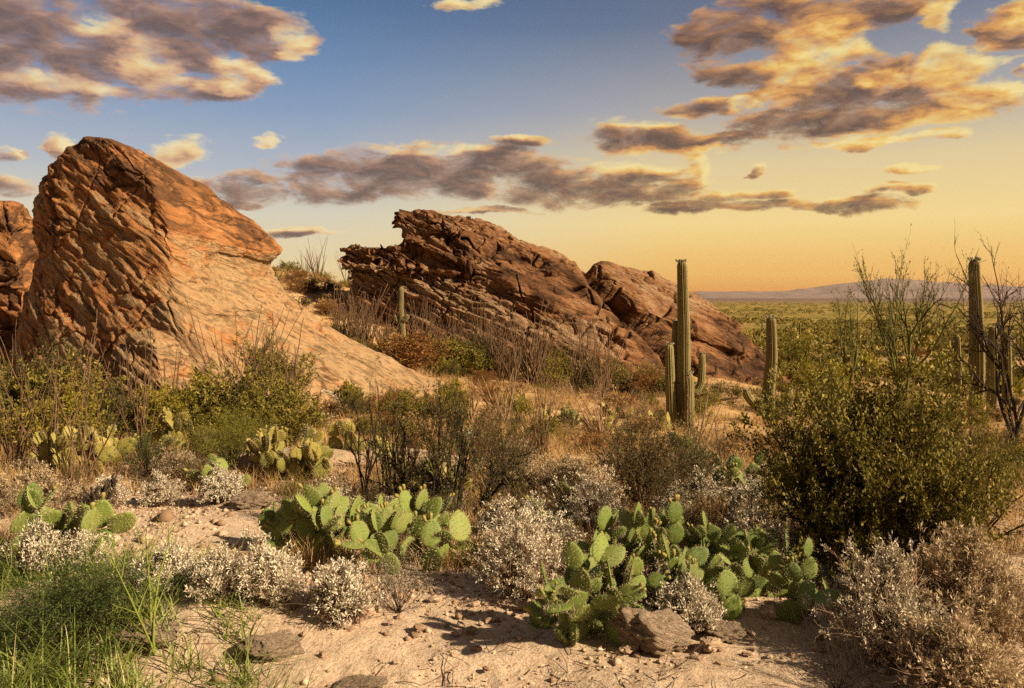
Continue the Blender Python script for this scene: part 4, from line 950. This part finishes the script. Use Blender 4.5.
# dark shade-loving scrub along the foot of the far rock and of the outcrop
for i in range(36):
    px = rng.uniform(370, 695); d = rng.uniform(25, 29) - .012*abs(px-560)*0 + (4.5 if px > 690 else 0)
    x, y, z, _ = at_depth(px, d); k = ('green', 'olive', 'green', 'rust')[int(rng.integers(4))]
    if abs(px-402) < 12: continue
    ob = link('shrub', MID[k][i % 2][0][1]); s = float(rng.uniform(.8, 1.7)*(.5 if px > 690 else 1)); ob.location = (x, y, z - .03); ob.rotation_euler = (0, 0, rng.uniform(0, 6.28)); ob.scale = (s, s, s)
    tag(ob, 'bush crowding the foot of the brown layered rock', 'bush', 'bushes along the foot of the brown rock')
for i in range(34):
    px = rng.uniform(-30, 430); d = rng.uniform(9.2, 11.3) + (3.2 if px > 330 else 0)
    x, y, z, _ = at_depth(px, d); k = ('rust', 'straw', 'green', 'olive', 'rust')[int(rng.integers(5))]
    ob = link('shrub', MID[k][i % 2][0][1]); s = float(rng.uniform(.45, .85)); ob.location = (x, y, z - .03); ob.rotation_euler = (0, 0, rng.uniform(0, 6.28)); ob.scale = (s, s, s)
    tag(ob, 'low bush at the foot of the tall pale outcrop', 'bush', 'bushes at the foot of the pale outcrop')

for i in range(24):
    px = rng.uniform(-20, 300); d = rng.uniform(8.4, 10.4)
    x, y, z, _ = at_depth(px, d); k = ('green', 'olive', 'yellow', 'green')[int(rng.integers(4))]
    ob = link('shrub', MID[k][i % 2][0][1]); s = float(rng.uniform(.55, .95)); ob.location = (x, y, z - .03); ob.rotation_euler = (0, 0, rng.uniform(0, 6.28)); ob.scale = (s, s, s*float(rng.uniform(.9, 1.3)))
    tag(ob, 'green bush in the thicket before the tall pale outcrop', 'bush', 'green thicket before the pale outcrop')
for i in range(9):
    px = -14 + i*15 + rng.uniform(-5, 5); d = rng.uniform(9.4, 10.6)
    x, y, z, _ = at_depth(px, d); k = ('green', 'rust', 'olive')[i % 3]
    ob = link('dry_brush' if k == 'rust' else 'shrub', MID[k][i % 2][0][1]); s = float(rng.uniform(1.0, 1.45)); ob.location = (x, y, z - .03); ob.rotation_euler = (0, 0, rng.uniform(0, 6.28)); ob.scale = (s*.8, s*.8, s*float(rng.uniform(.9, 1.25)))
    tag(ob, 'tall bush at the far left crowding the shaded face of the outcrop', 'brush' if k == 'rust' else 'bush', 'tall bushes at the shaded face of the outcrop')
OCL = [ocotillo(340+i, 1.5, 9, .4, r0=.011) for i in range(3)]
for i in range(22):
    loc = at_depth(rng.uniform(-10, 330), rng.uniform(8.6, 11))[:3]
    plant('ocotillo', OCL[i % 3], loc, rng.uniform(0, 6.28), float(rng.uniform(.6, 1.15)), 'slim brown cane fan in the thicket before the pale outcrop', 'shrub', 'cane fans before the pale outcrop')
# the plain: 280 bushes one by one, the rest as one mass
PLB = []
def plain_bush(seed, leaf, n=520):
    r = np.random.default_rng(seed); mb = MB()
    D = fan_dirs(r, n, 0, 1.5); C = D*r.uniform(.5, 1, (n, 1))*np.array([1.0, 1.0, 1.0])
    C *= (1 + .35*fbm(D[:, 0]*2, D[:, 1]*2, D[:, 2]*2, 2, seed))[:, None]
    leaves(mb, r, C*.9, norm(D + r.normal(0, .5, D.shape)), r.uniform(.12, .26, n), .11, 0)
    P = grow(r, np.zeros((7, 3)), fan_dirs(r, 7, .1, 1.0), np.full(7, .9), 4, .1, 0); tubes(mb, P, taper(np.full(7, .04), 4), 3, 1)
    return mb.mesh('shrub', [M[leaf], M['twig_brown']])
for i, lf in enumerate(('olive', 'yellow', 'yellow', 'olive', 'rust', 'creosote')): PLB.append((plain_bush(700+i, lf), lf))
n = 0
while n < 200:
    d = float(np.exp(rng.uniform(math.log(46), math.log(150)))); px = rng.uniform(640, 1060)
    if d < 50 and px < 790: continue
    x, y, z, _ = at_depth(px, d); me, lf = PLB[int(rng.integers(6))]
    if lf == 'rust' and rng.uniform() < .4: continue
    s = float(rng.uniform(.7, 1.7)); ob = link('desert_shrub', me); ob.location = (x, y, z - .05); ob.rotation_euler = (0, 0, rng.uniform(0, 6.28)); ob.scale = (s*1.2, s*1.2, s)
    tag(ob, 'desert bush out on the sunlit plain', 'desert shrub', 'bushes on the plain'); n += 1
def far_scrub():
    r = np.random.default_rng(9); mb = MB(); n = 17000
    d = np.exp(r.uniform(math.log(85), math.log(2600), n)); a = r.uniform(math.radians(-36), math.radians(46), n)
    x, y = d*np.sin(a), d*np.cos(a); keep = fbm(x*.012, y*.012, 0, 4, 4) + r.uniform(-.4, .5, n) > .0
    x, y, d = x[keep], y[keep], d[keep]; n = len(x); z = H(x, y)
    s = r.uniform(.7, 2.2, n)*(1 + d/2500); m = 28
    D = fan_dirs(r, n*m, 0, 1.5).reshape(n, m, 3)
    C = np.stack([x, y, z], -1)[:, None] + D*s[:, None, None]*np.array([1.25, 1.25, .9])*.7
    L = (s[:, None]*r.uniform(.28, .6, (n, m))).ravel()
    leaves(mb, r, C.reshape(-1, 3), norm(D.reshape(-1, 3) + r.normal(0, .5, (n*m, 3))), L, L*.7)
    mt = leaf_mat('far_scrub_leaf', [(.045, .042, .010), (.11, .095, .018), (.21, .165, .03), (.38, .27, .07)], .6, .2, .2)
    o = link('scrub', mb.mesh('scrub', mt)); tag(o, 'distant desert scrub covering the plain to the mountains', 'scrub', None, 'stuff')
far_scrub()

# grasses
def blades(mb, r, x, y, z, per, h, w, lean, mat=0, K=4):
    n = len(x)*per
    S = np.repeat(np.stack([x, y, z], -1), per, 0) + np.concatenate([r.normal(0, .03, (n, 2)), np.zeros((n, 1))], 1)
    a = r.uniform(0, 2*PI, n); p = np.abs(r.normal(0, lean, n)); D = np.stack([np.sin(p)*np.cos(a), np.sin(p)*np.sin(a), np.cos(p)], -1)
    L = np.repeat(h, per)*r.uniform(.5, 1.2, n) if np.ndim(h) else h*r.uniform(.5, 1.2, n)
    t = np.linspace(0, 1, K)[None, :, None]
    P = S[:, None] + D[:, None]*L[:, None, None]*t
    out = np.stack([np.cos(a), np.sin(a), np.zeros(n)], -1)[:, None]
    P = P + out*(t**2)*L[:, None, None]*r.uniform(.05, .8, n)[:, None, None] - np.array([0, 0, 1.0])*(t**2)*L[:, None, None]*r.uniform(0, .45, n)[:, None, None]
    side = np.stack([-np.sin(a), np.cos(a), np.zeros(n)], -1)[:, None]
    wd = np.linspace(1, .15, K)[None, :, None]*(np.repeat(w, per)[:, None, None] if np.ndim(w) else w)
    V = np.stack([P - side*wd/2, P + side*wd/2], 2).reshape(n, K*2, 3)
    F = np.array([[2*k, 2*k+1, 2*k+3, 2*k+2] for k in range(K-1)])
    mb.add(V.reshape(-1, 3), (F[None] + (np.arange(n)*K*2)[:, None, None]).reshape(-1, 4), mat)
def green_grass():
    r = np.random.default_rng(12); mb = MB(); n = 1050
    d = r.uniform(2.7, 4.6, n); px = r.uniform(-60, 300, n)*np.where(r.uniform(0, 1, n) < .7, 1, .6)
    row = HZ + EYE/d*FPX; keep = (px < 150 + (row-560)*1.1 + r.normal(0, 25, n)) & (row > 560) & (fbm(px*.03, row*.05, 0, 3, 17) + r.uniform(-.35, .35, n) > -.12)
    d, px = d[keep], px[keep]; x = (px-CX)/FPX*d
    blades(mb, r, x, d, H(x, d), 10, .2, .0075, .8, K=6)
    k = r.choice(len(x), 60); blades(mb, r, x[k], d[k], H(x[k], d[k]), 4, .38, .007, .5, K=7)
    o = link('grass', mb.mesh('grass', M['grass'])); tag(o, 'long green grass in the bottom left corner', 'grass', None, 'stuff')
green_grass()
def dry_grass():
    r = np.random.default_rng(13); mb = MB(); n = 22000
    d = np.exp(r.uniform(math.log(4.6), math.log(60), n)); px = r.uniform(-60, 1080, n); x = (px-CX)/FPX*d; z = H(x, d); row = HZ + (EYE - z)/d*FPX
    dens = fbm(x*.5, d*.5, 0, 3, 66)
    keep = (dens + r.uniform(-.5, .6, n) > -.2 + .25*(d < 6.5)) & ~((px > 90) & (px < 300) & (row > 495) & (row < 570)) & ~((row > 590))
    x, d, z = x[keep], d[keep], z[keep]
    blades(mb, r, x, d, z, 13, .17 + .005*d, .003 + .0004*d, .5, K=3)
    o = link('dry_grass', mb.mesh('dry_grass', M['straw'])); tag(o, 'golden dry grass covering the slope between the bushes', 'grass', None, 'stuff')
dry_grass()
def litter():
    r = np.random.default_rng(15); mb = MB(); n = 5200
    d = r.uniform(2.8, 9, n); px = r.uniform(-40, 1060, n); x = (px-CX)/FPX*d; z = Hd(x, d); row = HZ + (EYE - z)/d*FPX
    bare = ((px > 290) & (px < 830) & (row > 612)) | ((px > 100) & (px < 300) & (row > 495) & (row < 565))
    k = (fbm(x*.9, d*.9, 0, 3, 88) + r.uniform(-.6, .5, n) > -.1 + .85*bare); x, d, z = x[k], d[k], z[k]; n = len(x)
    a = r.uniform(0, 6.28, n); P = grow(r, np.stack([x, d, z + .006], -1), np.stack([np.cos(a), np.sin(a), r.uniform(-.05, .25, n)], -1), r.uniform(.03, .2, n), 4, .2, 0)
    tubes(mb, P, taper(r.uniform(.0012, .0032, n), 4, .5), 3)
    C = np.stack([x, d, z + .008], -1); C = np.repeat(C, 3, 0) + r.normal(0, .06, (n*3, 3))*[1, 1, .04]
    leaves(mb, r, C, r.normal(0, 1, C.shape)*[1, 1, .3], r.uniform(.012, .03, len(C)), .009, 1)
    o = link('litter', mb.mesh('litter', [M['twig_brown'], M['beige']])); tag(o, 'dry twigs and fallen leaves lying on the ground', 'litter', None, 'stuff')
litter()
def stalk_plant():
    r = np.random.default_rng(21); loc, w, h = at_px(155, 655, 60, 150); mb = MB()
    P = grow(r, np.zeros((3, 3)), fan_dirs(r, 3, .02, .3), np.full(3, h*.85), 9, .08, .04); R = taper(np.full(3, .006), 9, .4); tubes(mb, P, R, 5)
    S, D, R1 = shoots(r, P, R, 7, .2, 1, (.5, 1.0)); P1 = grow(r, S, D, h*r.uniform(.15, .4, len(S)), 6, .1, .05); tubes(mb, P1, taper(R1, 6, .4), 4)
    S, D, R2 = shoots(r, P1, taper(R1, 6, .4), 4, .2, 1, (.4, 1.0)); P2 = grow(r, S, D, h*r.uniform(.05, .12, len(S)), 4, .1, .05); tubes(mb, P2, taper(R2, 4, .5), 3)
    m = leaf_mat('green_stalk', [(.16, .20, .03), (.22, .25, .05)], .5, .1)
    o = link('weed', mb.mesh('weed', m)); o.location = loc; tag(o, 'bright green branching weed stalk rising from the grass', 'plant')
stalk_plant()

# ------------------------------------------------------------------ light, sky, air
EXPOSURE = 1.08
SUN_AZ, SUN_EL = 116.0, 32.0
az, el = math.radians(SUN_AZ), math.radians(SUN_EL)
sun_dir = Vector((math.sin(az)*math.cos(el), math.cos(az)*math.cos(el), math.sin(el)))
sl = bpy.data.lights.new('sun', 'SUN'); sl.energy = 5.0; sl.angle = math.radians(0.8); sl.color = (1.0, .775, .505)
so = bpy.data.objects.new('sun', sl); COL.objects.link(so); so.rotation_euler = (-sun_dir).to_track_quat('-Z', 'Y').to_euler(); so.location = (60, -20, 40)

def make_world():
    w = bpy.data.worlds.new('World'); sc.world = w; w.use_nodes = True; nt = w.node_tree; N, Lk = nt.nodes, nt.links
    bg = N['Background']
    tc = N.new('ShaderNodeTexCoord'); sp = N.new('ShaderNodeSeparateXYZ'); Lk.new(tc.outputs['Generated'], sp.inputs[0])
    X, Y, Z = sp.outputs
    u = fm(nt, 'ARCTAN2', X, Y); v = fm(nt, 'DIVIDE', Z, fm(nt, 'MAXIMUM', fm(nt, 'SQRT', fm(nt, 'ADD', fm(nt, 'MULTIPLY', X, X), fm(nt, 'MULTIPLY', Y, Y))), .01))
    sky = N.new('ShaderNodeTexSky'); sky.sky_type = 'NISHITA'; sky.sun_disc = False; sky.sun_elevation = el; sky.sun_rotation = az; sky.air_density = 1.2; sky.dust_density = 3.0
    def A(px): return math.atan((px-CX)/FPX)
    def T(px, row): return (HZ-row)/FPX*math.cos(A(px))
    # colour of the clear sky by height, warmer towards the sun's side
    S = lambda r, g, b: tuple((c/255/12.92 if c/255 <= .04045 else ((c/255+.055)/1.055)**2.4) for c in (r, g, b))
    vs = fm(nt, 'MULTIPLY', v, 2.2)
    gl = ramp(nt, vs, [(0, S(246, 206, 122)), (.08, S(246, 222, 166)), (.22, S(222, 214, 190)), (.34, S(182, 188, 198)), (.5, S(138, 160, 192)), (.65, S(104, 138, 178)), (.83, S(70, 108, 152)), (1, S(55, 90, 135))])
    gr = ramp(nt, vs, [(0, S(236, 148, 52)), (.06, S(250, 190, 88)), (.2, S(254, 222, 144)), (.36, S(232, 208, 156)), (.52, S(172, 168, 168)), (.75, S(104, 116, 142)), (1, S(70, 88, 120))])
    k = ramp(nt, fm(nt, 'MULTIPLY_ADD', u, .6, .5), [(.36, (0, 0, 0)), (.62, (1, 1, 1))])
    grad = mixc(nt, k, gl, gr)
    # unseen sky overhead and behind the camera: invented muted tones to set the fill
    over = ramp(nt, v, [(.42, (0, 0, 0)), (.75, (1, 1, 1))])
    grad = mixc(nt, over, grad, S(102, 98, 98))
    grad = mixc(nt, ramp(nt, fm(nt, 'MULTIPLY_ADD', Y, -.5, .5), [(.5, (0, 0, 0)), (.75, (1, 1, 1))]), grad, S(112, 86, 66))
    # clouds: puffs at fixed bearings and heights, broken up by noise
    CL = [(40, 40, 130, 58), (120, 52, 80, 44), (165, 38, 60, 34), (15, 84, 90, 18), (185, 88, 66, 14), (130, 92, 50, 8), (235, 78, 40, 16), (235, 35, 70, 28), (285, 38, 36, 28), (190, 14, 100, 24), (200, 55, 30, 24),
          (58, 148, 17, 15), (180, 153, 30, 17), (262, 140, 18, 7), (5, 155, 14, 9), (10, 188, 30, 13), (245, 188, 38, 15), (225, 180, 22, 9), (240, 204, 20, 5),
          (335, 182, 56, 20), (320, 168, 40, 10), (410, 172, 105, 24), (450, 158, 86, 15), (500, 178, 80, 20), (560, 186, 74, 20), (600, 178, 70, 17), (645, 188, 52, 12), (640, 136, 60, 16), (690, 142, 66, 9), (740, 136, 40, 6), (520, 142, 40, 6), (690, 165, 16, 14),
          (305, 232, 46, 5), (480, 212, 55, 3.5), (690, 207, 45, 6), (740, 208, 66, 6), (735, 197, 50, 7), (850, 203, 66, 7), (760, 172, 12, 5),
          (720, 38, 40, 24), (770, 20, 80, 24), (815, 45, 58, 40), (790, 80, 46, 26), (870, 12, 76, 14), (945, 12, 24, 15), (1012, 22, 28, 16), (1000, 45, 30, 8), (985, 35, 12, 10),
          (735, 75, 34, 12), (710, 108, 44, 10), (740, 102, 22, 10), (800, 95, 38, 16), (810, 118, 76, 13), (860, 122, 100, 16), (880, 72, 38, 17), (900, 108, 80, 18), (950, 68, 38, 24), (985, 92, 42, 14), (960, 105, 56, 14), (930, 85, 34, 16), (850, 100, 40, 14),
          (860, 143, 56, 6), (940, 135, 28, 7), (905, 171, 24, 5), (900, 189, 26, 5), (462, 4, 30, 7), (690, 38, 14, 10), (1020, 70, 10, 6)]
    BR = [(150, 62, 34, 26), (110, 30, 30, 12), (240, 75, 32, 14), (295, 46, 22, 20), (215, 88, 30, 9), (60, 85, 60, 10), (58, 148, 30, 22), (180, 153, 44, 22), (262, 140, 25, 12), (820, 44, 46, 32), (800, 72, 40, 16), (780, 95, 40, 12), (890, 82, 30, 12), (960, 64, 44, 26),
          (985, 92, 50, 16), (940, 120, 60, 14), (900, 135, 90, 9), (945, 14, 28, 16), (1010, 24, 30, 12), (740, 104, 18, 9), (860, 145, 60, 8), (905, 171, 30, 8), (462, 4, 36, 10), (640, 160, 60, 14), (690, 165, 24, 20), (650, 120, 60, 7), (440, 148, 60, 5), (690, 148, 40, 5)]
    def vec(a, b):
        n = N.new('ShaderNodeCombineXYZ')
        for s, q in zip(n.inputs, (a, b)):
            if hasattr(q, 'is_linked'): Lk.new(q, s)
            else: s.default_value = q
        return n.outputs[0]
    def vm(op, a, b=None):
        n = N.new('ShaderNodeVectorMath'); n.operation = op
        for s, q in zip(n.inputs, (a, b)):
            if q is None: continue
            if hasattr(q, 'is_linked'): Lk.new(q, s)
            else: s.default_value = q
        return n
    def field(p, blobs, grow_=1.0):
        acc = None
        for (cx, cy, rx, ry) in blobs:
            c = math.cos(A(cx))
            n = vm('SUBTRACT', p, (A(cx), T(cx, cy), 0)).outputs[0]
            n = vm('MULTIPLY', n, (1/(rx*grow_/FPX*c*c), 1/(ry*grow_/FPX*c), 0)).outputs[0]
            l = vm('DOT_PRODUCT', n, n).outputs['Value']
            acc = l if acc is None else fm(nt, 'MINIMUM', acc, l)
        return fm(nt, 'SUBTRACT', 1.0, acc)      # 1 in the middle of a puff, 0 at its rim, negative outside
    def dens(uu, vv, octs):
        p0 = vec(uu, vv)
        wn = N.new('ShaderNodeTexNoise'); wn.inputs['Scale'].default_value = 11; wn.inputs['Detail'].default_value = 5; wn.inputs['Roughness'].default_value = .6
        Lk.new(vm('MULTIPLY', p0, (1, 2.0, 0)).outputs[0], wn.inputs['Vector'])
        off = vm('MULTIPLY', vm('SUBTRACT', wn.outputs['Color'], (.5, .5, .5)).outputs[0], (.10, .035, 0)).outputs[0]
        p = vm('ADD', p0, off).outputs[0]
        f = fm(nt, 'MINIMUM', fm(nt, 'MAXIMUM', field(p, CL, 1.22), -1.4), .72)
        q = vm('MULTIPLY', p0, (1, 2.3, 0)).outputs[0]
        nz = noise(nt, q, 17, octs, .6, .35)
        return fm(nt, 'ADD', f, fm(nt, 'MULTIPLY', fm(nt, 'SUBTRACT', nz, .5), 3.1)), p
    d0, p = dens(u, v, 11)
    ds, _ = dens(u, v, 3.5)
    d1, _ = dens(fm(nt, 'ADD', u, .010), fm(nt, 'ADD', v, .007), 3.5)
    alpha = ramp(nt, d0, [(0, (0, 0, 0)), (.22, (.28, .28, .28)), (.5, (.8, .8, .8)), (.85, (1, 1, 1))])
    thick = ramp(nt, fm(nt, 'MULTIPLY_ADD', d0, .5, fm(nt, 'MULTIPLY', ds, .5)), [(.0, (0, 0, 0)), (.95, (1, 1, 1))])
    inner = noise(nt, vm('MULTIPLY', vec(u, v), (1, 2.2, 0)).outputs[0], 20, 5, .55, .2)
    lit = fm(nt, 'MULTIPLY', fm(nt, 'SUBTRACT', ds, d1), .42)
    lit = fm(nt, 'ADD', lit, fm(nt, 'MULTIPLY', fm(nt, 'SUBTRACT', inner, .5), .35))
    br = ramp(nt, fm(nt, 'MULTIPLY_ADD', fm(nt, 'MAXIMUM', field(p, BR), -1), .5, .5), [(.1, (0, 0, 0)), (1.0, (1, 1, 1))], 'EASE')
    b = fm(nt, 'ADD', fm(nt, 'ADD', lit, fm(nt, 'MULTIPLY', fm(nt, 'MULTIPLY', br, fm(nt, 'MULTIPLY_ADD', inner, 1.3, -.05)), .95)), fm(nt, 'MULTIPLY', fm(nt, 'SUBTRACT', 1.0, thick), .6), None, True)
    cl_l = ramp(nt, b, [(0, S(112, 86, 78)), (.25, S(156, 116, 96)), (.5, S(214, 162, 118)), (.75, S(240, 200, 138)), (1, S(252, 228, 170))])
    cl_r = ramp(nt, b, [(0, S(102, 72, 54)), (.25, S(150, 104, 66)), (.5, S(220, 152, 72)), (.75, S(246, 198, 100)), (1, S(254, 228, 150))])
    cloud = mixc(nt, k, cl_l, cl_r)
    full = mixc(nt, alpha, grad, cloud)
    # the Nishita sky carries part of the light
    sk = vm('SCALE', sky.outputs[0]); sk.inputs['Scale'].default_value = .10
    full = mixc(nt, .12, full, sk.outputs[0])
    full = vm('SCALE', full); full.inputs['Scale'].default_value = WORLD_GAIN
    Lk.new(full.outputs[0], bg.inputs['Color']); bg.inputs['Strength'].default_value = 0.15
WORLD_GAIN = 1/.15*2**-EXPOSURE
make_world()

def make_haze():
    m = bpy.data.materials.new('haze'); m.use_nodes = True; nt = m.node_tree; nt.nodes.clear()
    out = nt.nodes.new('ShaderNodeOutputMaterial'); v = nt.nodes.new('ShaderNodeVolumePrincipled')
    v.inputs['Color'].default_value = (.86, .74, .66, 1); v.inputs['Density'].default_value = HAZE; v.inputs['Anisotropy'].default_value = .2
    nt.links.new(v.outputs[0], out.inputs['Volume'])
    x0, x1, y0, y1, z0, z1 = -20500, 20500, -20500, 20500, -26, 620
    V = [(x, y, z) for z in (z0, z1) for y in (y0, y1) for x in (x0, x1)]
    F = [(0, 2, 3, 1), (4, 5, 7, 6), (0, 1, 5, 4), (2, 6, 7, 3), (0, 4, 6, 2), (1, 3, 7, 5)]
    tag(link('haze', MB().add(V, F).mesh('haze', m)), 'thin warm evening haze over the plain', 'haze', None, 'stuff')
HAZE = 1.2e-5
make_haze()

# ------------------------------------------------------------------ camera and render settings
cam = bpy.data.cameras.new('camera'); co = bpy.data.objects.new('camera', cam); COL.objects.link(co)
co.location = (0, 0, EYE); co.rotation_euler = (PI/2, 0, 0)
cam.sensor_width = 36; cam.lens = 36*FPX/1024; cam.shift_y = -(344 - HZ)/1024; cam.clip_end = 60000; cam.clip_start = .05
sc.camera = co
sc.render.engine = 'CYCLES'
vs = sc.view_settings; sc.display_settings.display_device = 'sRGB'; vs.view_transform = 'Standard'; vs.look = 'None'; vs.gamma = 1; vs.use_curve_mapping = False; vs.exposure = EXPOSURE
cy = sc.cycles; cy.max_bounces = 5; cy.diffuse_bounces = 3; cy.glossy_bounces = 2; cy.transmission_bounces = 3; cy.transparent_max_bounces = 4; cy.use_denoising = False; cy.sample_clamp_indirect = 3.0; cy.sample_clamp_direct = 12.0
